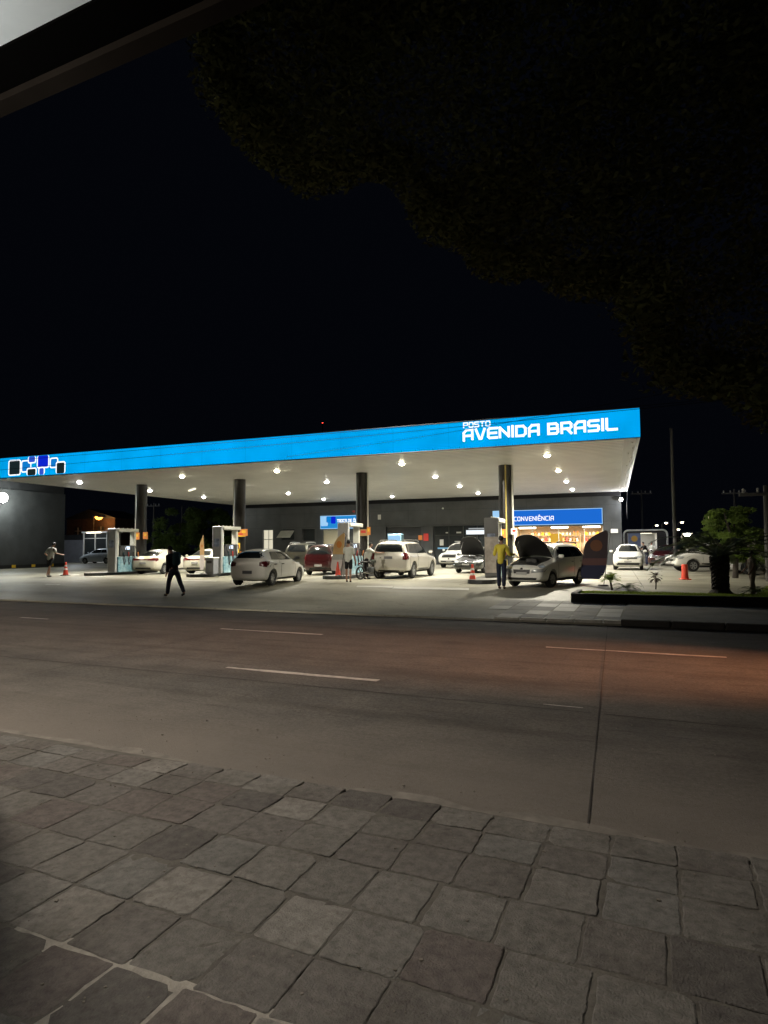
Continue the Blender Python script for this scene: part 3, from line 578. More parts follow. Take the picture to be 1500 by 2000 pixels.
def patch(bvh, ax, poly, off=.012, n=36, rings=4, back=.03):
    pts = resample(poly, n); c = sum(pts, Vector((0, 0)))/len(pts); m = len(pts); r = MB()
    D = {'x': Vector((1, 0, 0)), 'X': Vector((-1, 0, 0)), 'y': Vector((0, 1, 0)), 'Y': Vector((0, -1, 0)), 'z': Vector((0, 0, 1))}[ax]
    def pos(q):
        if ax in 'xX': o = Vector((0, q[0], q[1]))
        elif ax in 'yY': o = Vector((q[0], 0, q[1]))
        else: o = Vector((q[0], q[1], 0))
        h = bvh.ray_cast(o+D*6, -D)
        if h[0] is None or (h[0]-o).dot(D) < -.1:
            h = bvh.find_nearest(o+D*.8)
        return h[0]
    lv = []
    for k in range(rings+1):
        f = 1-k/rings; lv.append([pos(c+(q-c)*f)+D*off for q in pts] if f > 0 else [pos(c)+D*off])
    base = [p-D*(off+back) for p in lv[0]]
    r.v = [tuple(p) for p in base]; idx = [list(range(m))]
    for l in lv: idx.append(list(range(len(r.v), len(r.v)+len(l)))); r.v += [tuple(p) for p in l]
    for a, b in zip(idx[:-1], idx[1:]):
        for i in range(m):
            j = (i+1) % m
            r.f.append((a[i], a[j], b[j], b[i]) if len(b) > 1 else (a[i], a[j], b[0])); r.m.append(0)
    return r
def wheel_mesh(R, wd, spokes=5):
    MX = Matrix.Rotation(pi/2, 4, 'X')
    t = MB(); t.lathe([(R*.62, -wd/2), (R*.9, -wd/2), (R, -wd*.3), (R, wd*.3), (R*.9, wd/2), (R*.62, wd/2), (R*.6, wd*.25), (R*.6, -wd*.25), (R*.62, -wd/2)], 26, mx=MX, cap=False)
    r = MB(); r.lathe([(R*.63, wd*.44), (R*.57, wd*.46), (R*.54, wd*.30), (R*.54, 0)], 24, mx=MX, cap=False); r.lathe([(0, wd*.42), (R*.16, wd*.40), (R*.18, wd*.2)], 12, mx=MX)
    for k in range(spokes):
        a = 2*pi*k/spokes; mx = MX @ Matrix.Rotation(a, 4, 'Z'); r.add(*boxpf(R*.12, R*.6, R*.15, wd*.28, wd*.40), mx=mx)
    d = MB(); d.lathe([(0, wd*.12), (R*.55, wd*.14)], 20, mx=MX)
    return t, r, d
def boxpf(x0, x1, w_, z0, z1):
    P = [(x0, -w_/2, z0), (x1, -w_*.7, z0), (x1, w_*.7, z0), (x0, w_/2, z0), (x0, -w_/2, z1), (x1, -w_*.7, z1), (x1, w_*.7, z1), (x0, w_/2, z1)]
    return P, [(0, 3, 2, 1), (4, 5, 6, 7), (0, 1, 5, 4), (1, 2, 6, 5), (2, 3, 7, 6), (3, 0, 4, 7)]
def mirror(poly): return [(-a, b) for a, b in poly][::-1]
def car(name, lab, u, v, hd, kind, paint, L, Wd, H, R=.31, wb=None, z=None, hood=False, rack=False, spec=None, steer=0, rimm='rim', group=None):
    t = thing(name, lab, 'car', u, v, z, hd, group); spec = spec or {}
    wb = wb or L*.635; k = H/{'hatch': 1.475, 'suv': 1.75, 'mpv': 1.66, 'sedan': 1.46, 'wagon': 1.5, 'pickup': 1.6}[kind]
    fx = L*.5-L*.205; rx = fx-wb
    me = loft(kind, L, Wd, H); tmp = bpy.data.objects.new('tmp', me); COL.objects.link(tmp)
    sm = tmp.modifiers.new('s', 'SUBSURF'); sm.levels = 2
    cb = MB()
    for x in (fx, rx):
        for s in (-1, 1): cb.lathe([(R+.055, -.16), (R+.055, .16)], 28, (x, s*(Wd/2-.10), R+.01), mx=Matrix.Rotation(pi/2, 4, 'X'))
    co = cb.build('cut', [MT['black']]); bo = tmp.modifiers.new('b', 'BOOLEAN'); bo.operation = 'DIFFERENCE'; bo.object = co; bo.solver = 'EXACT'
    bm_ = ev_mesh(tmp); tmp.modifiers.remove(bo); full = ev_mesh(tmp)
    bm = bmesh.new(); bm.from_mesh(full); bvh = BVHTree.FromBMesh(bm); bm.free()
    bpy.data.objects.remove(tmp); bpy.data.objects.remove(co)
    bm_.materials.clear(); bm_.materials.append(MT[paint]); shade(bm_, 38)
    body = bpy.data.objects.new('body', bm_); COL.objects.link(body); body.parent = t
    def P(nm, ax, poly, m, off=.012, par=None, **kw):
        o = patch(bvh, ax, poly, off, **kw).build(nm, MT[m] if isinstance(m, str) else m, par or t, smooth=True, sharp=40); return o
    g = spec.get('glass', 'glass'); h = Wd/2
    T = H-.10
    bx = {'hatch': (.205, .045, -.40, -.44), 'suv': (.195, .075, -.45, -.49), 'mpv': (.25, .075, -.43, -.465), 'sedan': (.195, .035, -.25, -.36), 'wagon': (.215, .075, -.43, -.47), 'pickup': (.21, .075, -.15, -.18)}[kind]
    bz = {'hatch': .97, 'suv': 1.12, 'mpv': 1.07, 'sedan': .94, 'wagon': .96, 'pickup': 1.06}[kind]*k
    zt = H-.13; xa, xb, xc, xd = [q*L for q in bx]; mid = (xb+xc)/2
    # windshield and rear window seen along x
    P('windshield', 'x', [(-h*.74, bz+.06), (h*.74, bz+.06), (h*.60, H-.085), (-h*.60, H-.085)], spec.get('wglass', g), .012, rings=5, n=44)
    rw = spec.get('rear_window') or [(-h*.68, bz+.10), (h*.68, bz+.10), (h*.56, H-.12), (-h*.56, H-.12)]
    P('rear_window', 'X', rw, g, .012, rings=5, n=44)
    for s in ('y', 'Y'):
        q = mid+.02*L; A = [(xa-.14*L*.5, bz+.035), (q-.03, bz+.045), (q-.03, zt), (xb-.02, zt)]
        P('side_window', s, A, g, .010)
        rear = [(q+.03-.06-.03, bz+.045), (q-.06, zt), (xc+.10*L if kind != 'pickup' else xc+.05, zt-.01), ((xc+.04*L) if kind != 'pickup' else xc+.03, bz+.07)]
        P('side_window', s, rear, g, .010)
        if kind in ('suv', 'mpv', 'wagon'):
            P('side_window', s, [(xc+.085*L, zt-.02), (xc+.028*L, bz+.08), (xd+.045*L, bz+.10), (xc+.03*L, zt-.05)], g, .010)
        for dx in (xa-.03*L, q-.045, xc+.045*L):
            if kind == 'pickup' and dx < q-.1: continue
            P('door_seam', s, [(dx-.005, .36), (dx+.005, .36), (dx+.005, bz-.02), (dx-.005, bz-.02)], 'black', .003, n=24, rings=1, back=.004)
        for dx in (q+.10, xc+.10*L):
            if kind == 'pickup' and dx < q: continue
            P('door_handle', s, [(dx-.09, bz-.14), (dx+.09, bz-.14), (dx+.09, bz-.105), (dx-.09, bz-.105)], spec.get('handle', 'grey'), .03, n=16, rings=1)
        P('sill_trim', s, [(fx-R-.12, .235 if kind not in ('suv', 'pickup') else .36), (rx+R+.12, .235 if kind not in ('suv', 'pickup') else .36), (rx+R+.12, .30 if kind not in ('suv', 'pickup') else .46), (fx-R-.12, .30 if kind not in ('suv', 'pickup') else .46)], spec.get('sill', 'black'), .008, n=30, rings=1)
        sg = 1 if s == 'y' else -1
        m_ = MB(); m_.box((xa-.035*L, sg*(h+.09), bz+.085), (.10, .20, .14), bev=.035); mo = m_.build('wing_mirror', MT[spec.get('mirror', paint)], t, smooth=True)
        m2 = MB(); m2.box((xa-.035*L, sg*(h-.02), bz+.045), (.06, .12, .05)); m2.build('mirror_stalk', MT['black'], mo)
    # lamps
    zl = spec.get('tail_z', .86*k)
    for s in (1, -1):
        tp = spec.get('tail') or [(h*.60, zl-.10), (h*.97, zl-.13), (h*.97, zl+.12), (h*.66, zl+.11)]
        tp = tp if s == 1 else mirror(tp)
        P('tail_lamp', 'X', tp, spec.get('tailm', 'tail'), .014)
        hp = spec.get('head') or [(h*.50, .62*k), (h*.90, .66*k), (h*.92, .80*k), (h*.55, .74*k)]
        hp = hp if s == 1 else mirror(hp)
        P('headlamp', 'x', hp, 'headl', .014)
        # lamps wrap onto the flank
        xr = rx-R-.16
    for s in ('y', 'Y'):
        P('tail_lamp', s, spec.get('tail_side') or [(-L*.475, zl-.11), (-L*.475, zl+.10), (-L*.43, zl+.09), (-L*.435, zl-.04)], spec.get('tailm', 'tail'), .012)
        P('headlamp', s, spec.get('head_side') or [(L*.475, .66*k), (L*.42, .72*k), (L*.40, .80*k), (L*.46, .76*k)], 'headl', .012)
    P('grille', 'x', spec.get('grille') or [(-h*.42, .56*k), (h*.42, .56*k), (h*.46, .70*k), (-h*.46, .70*k)], 'black', .012)
    P('lower_grille', 'x', spec.get('lower') or [(-h*.55, .32*k), (h*.55, .32*k), (h*.62, .42*k), (-h*.62, .42*k)], 'black', .012)
    P('badge', 'x', [(.055*cos(a*pi/6), .63*k+.055*sin(a*pi/6)) for a in range(12)], 'chrome', .026, n=12, rings=1)
    P('front_plate', 'x', [(-.2, .45*k), (.2, .45*k), (.2, .53*k), (-.2, .53*k)], 'plate', .03, n=16, rings=1)
    pz = spec.get('plate_z', .52*k)
    P('rear_plate', 'X', [(-.2, pz-.06), (.2, pz-.06), (.2, pz+.06), (-.2, pz+.06)], spec.get('platem', 'plate'), .026, n=16, rings=1)
    if spec.get('rear_low', True): P('rear_bumper_insert', 'X', [(-h*.62, .30*k), (h*.62, .30*k), (h*.55, .40*k), (-h*.55, .40*k)], 'black', .012)
    if spec.get('rear_bar'): P('tail_bar', 'X', [(-h*.62, zl-.02), (h*.62, zl-.02), (h*.62, zl+.035), (-h*.62, zl+.035)], spec.get('tailm', 'tail'), .012, n=40, rings=2)
    # under body
    m_ = MB(); m_.box(((fx+rx)/2, 0, R*.85), (L*.82, Wd*.72, .12)); m_.build('chassis', MT['black'], t)
    # wheels
    tm, rm_, dm = wheel_mesh(R, .20, spec.get('spokes', 6))
    w0 = None
    for x, s, st_ in ((fx, 1, steer), (fx, -1, steer), (rx, 1, 0), (rx, -1, 0)):
        if w0 is None:
            w0 = tm.build('wheel', MT['rubber'], t, smooth=True); r0 = rm_.build('rim', MT[rimm], w0, smooth=True); d0 = dm.build('brake_disc', MT['dgrey'], w0, smooth=True); wh = w0
        else:
            wh = w0.copy(); COL.objects.link(wh); wh.parent = t
            for q in (r0, d0): c = q.copy(); COL.objects.link(c); c.parent = wh
        wh.location = (x, s*(Wd/2-.13), R); wh.rotation_euler = (0, 0, radians(st_)+(pi if s > 0 else 0))
    if rack:
        for s in (1, -1):
            m_ = MB(); yy = s*h*.60; m_.tube([(xb-.10, yy, H-.02), (xb-.22, yy, H+.035), (mid, yy, H+.045), (xc+.25, yy, H+.035), (xc+.12, yy, H-.03)], .022, 8); m_.build('roof_rail', MT[rack if isinstance(rack, str) else 'grey'], t, smooth=True)
    if hood:
        zc = .98*k; x0 = .20*L; x1 = .475*L
        P('engine_bay', 'z', [(x1-.04, -h*.62), (x1-.04, h*.62), (x0+.12, h*.74), (x0+.12, -h*.74)], 'engine', .012, rings=5)
        for (ex, ey, ew) in ((.34*L, .1, .4), (.30*L, -.3, .24), (.40*L, .35, .2)):
            m_ = MB(); m_.box((ex, ey, .90*k), (ew, ew*.8, .16), bev=.03); m_.build('engine_cover', MT['engine'], t)
        # raised bonnet: a curved panel hinged at the cowl, leaning open
        ang = radians(spec.get('hood_angle', 60)); n1, n2 = 8, 10; hv = MB(); Lh = x1-x0
        for sd in (0, 1):
            for i in range(n1+1):
                for j in range(n2+1):
                    f = i/n1; yy = -1+2*j/n2; wv = h*(.80-.10*f-.16*max(0, f-.7)/.3*abs(yy)); lz = .07*(1-yy*yy)*(1)-.10*f*f
                    lx = Lh*f*(1-.10*yy*yy*f); zz = lz-(.025 if sd else 0)
                    hv.v.append((x0+.03+lx*cos(ang)-zz*sin(ang), yy*wv, zc+.02+lx*sin(ang)+zz*cos(ang)))
        S2 = (n1+1)*(n2+1)
        for i in range(n1):
            for j in range(n2):
                a = i*(n2+1)+j; hv.f += [(a, a+1, a+n2+2, a+n2+1), (S2+a, S2+a+n2+1, S2+a+n2+2, S2+a+1)]; hv.m += [0, 1]
        bd = [i*(n2+1) for i in range(n1+1)]+[n1*(n2+1)+j for j in range(1, n2+1)]+[i*(n2+1)+n2 for i in range(n1-1, -1, -1)]+[j for j in range(n2-1, 0, -1)]
        for a, b in zip(bd, bd[1:]+bd[:1]): hv.f.append((a, b, S2+b, S2+a)); hv.m.append(0)
        ho = hv.build('hood', [MT[paint], MT['black']], t, smooth=True, sharp=50)
        m_ = MB(); m_.tube([(x1-.15, -h*.6, zc-.12), (x0+.03+Lh*.75*cos(ang), -h*.5, zc+Lh*.72*sin(ang))], .008, 6); m_.build('hood_prop', MT['grey'], t)
    return t
CARS = []
# white hatchback in front
car('hatchback', 'white hatchback with dark rear window standing nearest the road, behind first pumps', -14.66, -1.62, 94, 'hatch', 'p_white', 3.95, 1.70, 1.475, .305, 2.53,
    spec=dict(tail=[(.52, .80), (.83, .74), (.83, 1.00), (.50, .93)], tail_side=[(-1.88, .78), (-1.90, .98), (-1.62, .98), (-1.72, .84)], tailm='tail2', rear_window=[(-.56, 1.10), (.56, 1.10), (.66, 1.20), (.56, 1.36), (-.56, 1.36), (-.66, 1.20)], plate_z=.55, platem='plated', rear_low=False, glass='glass', spokes=7, handle='black', mirror='black'))
car('suv', 'boxy silver-white SUV with roof rails seen from behind, right of the third pump', -10.72, 4.75, 88, 'suv', 'p_silver', 4.75, 1.87, 1.76, .375, 2.78, rack='chrome',
    spec=dict(tail=[(.70, .88), (.93, .86), (.93, 1.22), (.70, 1.20)], tail_side=[(-2.28, .88), (-2.28, 1.2), (-2.12, 1.2), (-2.16, .9)], rear_window=[(-.70, 1.24), (.70, 1.24), (.60, 1.60), (-.60, 1.60)], plate_z=.98, platem='plated', handle='p_silver'))
car('minivan', 'dark red minivan seen from behind between white hatchback and feather flag', -16.15, 7.4, 98, 'mpv', 'p_red', 4.2, 1.70, 1.66, .30, spec=dict(tail=[(.66, .80), (.84, .78), (.84, 1.12), (.70, 1.12)], tailm='tail2', rear_window=[(-.68, 1.12), (.68, 1.12), (.58, 1.50), (-.58, 1.50)]))
car('suv', 'olive grey SUV with roof rails behind the white hatchback', -20.1, 12.2, 100, 'suv', 'p_olive', 4.4, 1.76, 1.78, .33, rack='grey', spec=dict(glass='glass'))
car('hatchback', 'silver hatchback mostly hidden behind the dark red minivan', -19.0, 16.6, 100, 'hatch', 'p_grey', 3.9, 1.68, 1.60, .30)
for u, v, lab in ((-26.78, 6.5, 'cream white sedan with red tail lamps behind the walking man in black'), (-23.6, 7.05, 'cream white sedan standing just left of the second pump')):
    car('sedan', lab, u, v, 95, 'sedan', 'p_cream', 4.5, 1.78, 1.48, .32, wb=4.5*.59, spec=dict(tail=[(.30, .82), (.88, .80), (.88, .96), (.32, .90)], rear_bar=True, tail_z=.86, rear_window=[(-.60, 1.07), (.60, 1.07), (.52, 1.34), (-.52, 1.34)], plate_z=.66, handle='p_cream'))
p = SGd(182, 1101)
car('hatchback', 'pale blue-white hatchback by the white kiosk beyond the leftmost pump', p.x, p.y+.9, 186, 'hatch', 'p_blue', 4.1, 1.7, 1.62, .31, spec=dict(sill='p_blue'))
car('suv', 'white SUV facing the road near the glass doors', -11.3, 18.9, 262, 'suv', 'p_white', 4.5, 1.82, 1.78, .36, spec=dict(grille=[(-.50, .74), (.50, .74), (.54, .96), (-.54, .96)], head=[(.56, .84), (.88, .88), (.90, 1.0), (.58, .96)], lower=[(-.6, .42), (.6, .42), (.6, .52), (-.6, .52)]))
car('hatchback', 'graphite car with its hood raised behind the dark topped pump', -8.35, 10.9, 262, 'sedan', 'p_dark', 4.3, 1.74, 1.46, .31, hood=True, spec=dict(hood_angle=62, head=[(.42, .58), (.82, .60), (.84, .76), (.46, .74)]))
car('station_wagon', 'white station wagon with its hood raised, right of the man in yellow', -3.42, -.62, 251, 'wagon', 'p_white', 4.05, 1.64, 1.56, .29, 2.44, hood=True, rack='black', spec=dict(hood_angle=50, grille=[(-.30, .50), (.30, .50), (.32, .64), (-.32, .64)], head=[(.36, .52), (.76, .56), (.78, .68), (.38, .64)], lower=[(-.66, .28), (.66, .28), (.70, .36), (-.70, .36)], sill='black', glass='glass', wglass='glass2'), steer=-8, rimm='grey')
car('hatchback', 'white compact car facing the road just right of the building', -.22, 16.6, 268, 'hatch', 'p_white', 4.0, 1.72, 1.55, .30, spec=dict(grille=[(-.50, .66), (.50, .66), (.56, .76), (-.56, .76)], lower=[(-.60, .30), (.60, .30), (.70, .44), (-.70, .44)], head=[(.50, .70), (.82, .74), (.82, .84), (.56, .80)]))
car('pickup', 'white pickup with black wheel arches behind the orange barrel cone', 3.95, 14.1, 200, 'pickup', 'p_white', 4.5, 1.73, 1.60, .33, spec=dict(head=[(.55, .74), (.84, .76), (.84, .86), (.58, .84)]))
p = SGd(1300, 1106); car('hatchback', 'dark red hatchback with lit chrome nose left of the white pickup', p.x+.3, p.y+1.9, 248, 'hatch', 'p_red', 4.0, 1.7, 1.5, .30)
p = SGd(1452, 1122); car('sedan', 'pale grey sedan mostly hidden behind the bushy tree at the right', p.x+1.5, p.y+.9, 184, 'sedan', 'p_grey', 4.4, 1.75, 1.46, .33)
p = SGd(1293, 1096); car('hatchback', 'silver hatchback parked deepest in the right-hand row of cars', p.x+1.6, p.y+3.5, 240, 'hatch', 'p_grey', 4.0, 1.7, 1.5, .30)
# ------------------------------------------------------------------ people
def skin_mesh(nodes, edges, sub=1):
    me = bpy.data.meshes.new('sk'); me.from_pydata([n[0] for n in nodes], edges, []); o = bpy.data.objects.new('sk', me); COL.objects.link(o)
    m = o.modifiers.new('k', 'SKIN'); m.use_smooth_shade = True; s = o.modifiers.new('s', 'SUBSURF'); s.levels = sub
    for i, n in enumerate(nodes):
        r = n[1]; r = r if isinstance(r, tuple) else (r, r); me.skin_vertices[0].data[i].radius = r; me.skin_vertices[0].data[i].use_root = (i == 0)
    out = ev_mesh(o); bpy.data.objects.remove(o)
    for p_ in out.polygons: p_.use_smooth = True
    return out
def rotx(v, a):  # pitch about local y: forward = +x
    return Vector((v[0]*cos(a)+v[2]*sin(a), v[1], -v[0]*sin(a)+v[2]*cos(a)))
def person(lab, u, v, z, hd, top, low, H=1.72, lean=0, legs=((0, 0), (0, 0)), arms=((5, 10, 8), (5, 10, 8)), short=False, longsl=False, skin='skin', bag=None, head_down=0, cap=None):
    """x forward. legs: (hip swing, knee bend) left, right; arms: (swing, elbow, abduct) in degrees"""
    k = H/1.74; t = thing('person', lab, 'person', u, v, z, hd)
    A = radians(lean); pel = Vector((0, 0, .94*k)); sp = lambda d: pel+rotx((0, 0, d*k), A)
    N = [(pel, (.085*k, .11*k)), (sp(.18), (.075*k, .095*k)), (sp(.36), (.085*k, .125*k)), (sp(.50), (.06*k, .11*k)), (sp(.57), .052*k)]
    B = A*.6+radians(head_down); hb = sp(.57); hd_ = lambda x, z_: hb+rotx((x*k, 0, z_*k), B)
    N += [(hd_(.015, .07), (.058*k, .056*k)), (hd_(.025, .15), (.088*k, .072*k)), (hd_(.015, .215), (.07*k, .062*k))]; Ed = [(0, 1), (1, 2), (2, 3), (3, 4), (4, 5), (5, 6), (6, 7)]
    # nose, chin and ears
    N += [(hd_(.115, .125), .014*k)]; Ed += [(6, 8)]
    low_ = []; armp = []
    for s, (hip, knee) in ((1, legs[0]), (-1, legs[1])):
        a = radians(hip); h0 = pel+Vector((0, s*.095*k, -.03*k)); kn = h0+rotx((0, 0, -.43*k), -a); an = kn+rotx((0, 0, -.42*k), -(a-radians(knee)))
        fa = a-radians(knee); fo = an+rotx((.05*k, 0, -.055*k), -fa*.6); toe = an+rotx((.17*k, 0, -.06*k), -fa*.6); low_.append((h0, kn, an, fo, toe))
    zmin = min(min(q.z for q in l) for l in low_)-.028*k
    dz = -zmin; N = [(p_+Vector((0, 0, dz)), r) for p_, r in N]; low_ = [[q+Vector((0, 0, dz)) for q in l] for l in low_]
    for l in low_:
        i = len(N); N += [(l[0], .07*k), ((l[0]+l[1])/2, .064*k), (l[1], .050*k), (l[1].lerp(l[2], .35), .052*k), (l[2], .036*k), (l[3], (.035*k, .04*k)), (l[4], (.022*k, .04*k))]
        Ed += [(0, i)]+[(i+q, i+q+1) for q in range(6)]
    for s, (sw, el, ab) in ((1, arms[0]), (-1, arms[1])):
        a = radians(sw); b = radians(ab); sh = N[3][0]+rotx((0, s*.17*k, -.035*k), A)
        def dr(ang): return Vector((sin(ang)*cos(b), s*sin(b), -cos(ang)*cos(b)))
        eb = sh+dr(a+A*0)*.30*k; wr = eb+dr(a+radians(el))*.26*k; pm = wr+dr(a+radians(el)+.1)*.09*k; d2 = (pm-wr).normalized(); sd = d2.cross(Vector((0, 1, 0))).normalized()
        i = len(N); N += [(sh, .058*k), ((sh+eb)/2, .046*k), (eb, .037*k), (wr, .026*k), (pm, (.034*k, .02*k))]; Ed += [(3, i)]+[(i+q, i+q+1) for q in range(4)]
        for f in range(4):
            o = sd*(-.024+.016*f)*k; l1 = (.040, .046, .043, .034)[f]*k; j = len(N)
            N += [(pm+o+d2*l1, .0085*k), (pm+o*1.05+d2*l1*1.9+Vector((.006, 0, 0)), .0075*k)]; Ed += [(i+4, j), (j, j+1)]
        j = len(N); N += [(wr+d2*.035*k-sd*.035*k, .010*k), (wr+d2*.08*k-sd*.05*k, .008*k)]; Ed += [(i+3, j), (j, j+1)]
        armp.append((sh, eb, wr))
    me = skin_mesh(N, Ed); me.materials.append(MT[skin]); o = bpy.data.objects.new('body', me); COL.objects.link(o); o.parent = t
    # shirt
    g = 1.16; SN = [(N[0][0]+Vector((0, 0, -.17*k)), (.15*k, .19*k)), (N[1][0]+Vector((0, 0, -.02)), (.14*k, .178*k)), (N[2][0], (.14*k, .19*k)), (N[3][0]+Vector((0, 0, .0)), (.105*k, .16*k)), (N[4][0]+Vector((0, 0, -.01)), .066*k)]; SE = [(0, 1), (1, 2), (2, 3), (3, 4)]
    for sh, eb, wr in armp:
        i = len(SN); SN += [(sh, .082*k), (sh.lerp(eb, .95), .066*k)]; SE += [(3, i), (i, i+1)]
        if longsl: SN += [(eb.lerp(wr, .3), .062*k), (eb.lerp(wr, 1.05), .048*k)]; SE += [(i+1, i+2), (i+2, i+3)]
    me = skin_mesh(SN, SE); me.materials.append(MT[top]); o = bpy.data.objects.new('shirt', me); COL.objects.link(o); o.parent = t
    TN = [(N[0][0]+Vector((0, 0, .06)), (.132*k, .16*k)), (N[0][0]+Vector((0, 0, -.06*k)), (.135*k, .17*k))]; TE = [(0, 1)]
    for l in low_:
        i = len(TN); TN += [(l[0]+Vector((0, 0, -.08)), .108*k), (l[0].lerp(l[1], .6), .098*k), (l[1].lerp(l[0], .02), .088*k)]; TE += [(1, i), (i, i+1), (i+1, i+2)]
        if not short: TN += [(l[1].lerp(l[2], .5), .080*k), (l[2]+Vector((0, 0, -.03*k)), .070*k)]; TE += [(i+2, i+3), (i+3, i+4)]
    me = skin_mesh(TN, TE); me.materials.append(MT[low]); o = bpy.data.objects.new('shorts' if short else 'trousers', me); COL.objects.link(o); o.parent = t
    for l in low_:
        me = skin_mesh([(l[2].lerp(l[3], .6)+Vector((-.03*k, 0, 0)), (.045*k, .045*k)), (l[3], (.046*k, .05*k)), (l[4], (.032*k, .048*k))], [(0, 1), (1, 2)]); me.materials.append(MT['black']); o = bpy.data.objects.new('shoe', me); COL.objects.link(o); o.parent = t
    hc = N[6][0]; fwd = rotx((1, 0, 0), B); upv = rotx((0, 0, 1), B)
    me = skin_mesh([(hc-fwd*.045*k-upv*.07*k, (.062*k, .07*k)), (hc-fwd*.045*k+upv*.0*k, (.095*k, .092*k)), (hc-fwd*.02*k+upv*.05*k, (.102*k, .09*k)), (hc+fwd*.03*k+upv*.085*k, (.078*k, .07*k))], [(0, 1), (1, 2), (2, 3)]); me.materials.append(MT[cap or 'hair']); o = bpy.data.objects.new('hair' if not cap else 'cap', me); COL.objects.link(o); o.parent = t
    for s in (1, -1):
        m_ = MB(); m_.lathe([(0, -.006), (.012, -.004), (.014, 0), (.006, .004)], 8, hc+fwd*(.078*k)+Vector((0, s*.03*k, .005*k)), mx=Matrix.Rotation(pi/2, 4, 'Y')); m_.build('eye', MT['black'], t)
        m_ = MB(); m_.box(hc+Vector((-.005*k, s*.078*k, -.01*k)), (.03*k, .02*k, .055*k), bev=.006); m_.build('ear', MT[skin], t)
    m_ = MB(); m_.box(hc+fwd*.088*k-upv*.055*k, (.012, .045*k, .010)); m_.build('mouth', MT['redc'], t)
    if bag:
        bp = N[2][0]+rotx((-.20*k, 0, -.06*k), A); m_ = MB(); m_.box((0, 0, 0), (.22*k, .32*k, .46*k), bev=.06, mx=Matrix.Rotation(A, 4, 'Y'), c=bp) if False else m_.box(bp, (.20*k, .32*k, .46*k), bev=.08); bo = m_.build('backpack', MT[bag], None, smooth=True, sharp=60)
        bo.parent = t
    return t
p = SGd(980, 1150); person('man in bright yellow shirt and dark trousers, back to the road, beside the open-hood wagon', p.x, p.y, p.z, 84, 'shirt_y', 'cl_navy', 1.80, lean=3, legs=((3, 3), (-4, 3)), arms=((10, 85, 16), (10, 82, 16)), longsl=True)
p = SGd(340, 1164); person('man in black clothes with a backpack walking across the forecourt', p.x, p.y, p.z, 168, 'cl_black', 'cl_navy', 1.80, lean=16, legs=((22, 12), (-22, 12)), arms=((-10, 15, 6), (16, 30, 6)), longsl=True, bag='cl_teal', head_down=18, skin='skin', cap='cl_black')
p = SGd(97, 1127); person('man in pale shirt and black shorts walking near the dark side wall', p.x, p.y, p.z, 95, 'shirt_w', 'cl_black', 1.88, lean=14, legs=((10, 12), (-14, 10)), arms=((-22, 95, 30), (-22, 98, 30)), short=True, head_down=25)
p = SGd(681, 1137); person('man in pale shirt and black shorts standing in front of the third pump', p.x, p.y, p.z, 100, 'shirt_w', 'cl_black', 1.72, legs=((2, 0), (-6, 4)), arms=((35, 60, 10), (5, 15, 10)), short=True)
p = SGd(712, 1131); person('person in light shirt leaning over the motorcycle left of the silver SUV', p.x+.1, p.y, p.z, 30, 'shirt_w', 'cl_black', 1.66, lean=18, legs=((8, 10), (-8, 5)), arms=((60, 30, 8), (62, 25, 8)), skin='skin')
p = SGd(733, 1128); person('attendant in dark uniform filling the silver SUV from its left side', p.x, p.y+.9, p.z, 60, 'cl_teal', 'cl_black', 1.72, lean=5, arms=((50, 35, 8), (45, 40, 8)), skin='skin2')
p = SGd(1263, 1106); person('person in dark clothes bending beside the white compact car', p.x+.1, p.y+1.6, p.z, 200, 'cl_black', 'cl_navy', 1.7, lean=22, arms=((50, 30, 8), (52, 25, 8)), skin='skin2')
p = SGd(1276, 1104); person('person in pale shirt standing between the white compact and the red car', p.x, p.y+1.2, p.z, 260, 'shirt_w', 'shirt_w', 1.68, arms=((10, 40, 8), (15, 40, 8)))
p = SGd(1483, 1166); person('person in tan shirt standing by the grass next to the rightmost pole', p.x-.05, p.y+.6, p.z, 200, 'shirt_t', 'shirt_t', 1.28, legs=((8, 4), (-8, 4)), arms=((10, 30, 10), (12, 30, 10)))
p = SGd(190, 1097); person('man in grey shirt standing behind the pale blue-white car at the kiosk', p.x, p.y-2.2, p.z, 270, 'shirt_g', 'cl_black', 1.8)
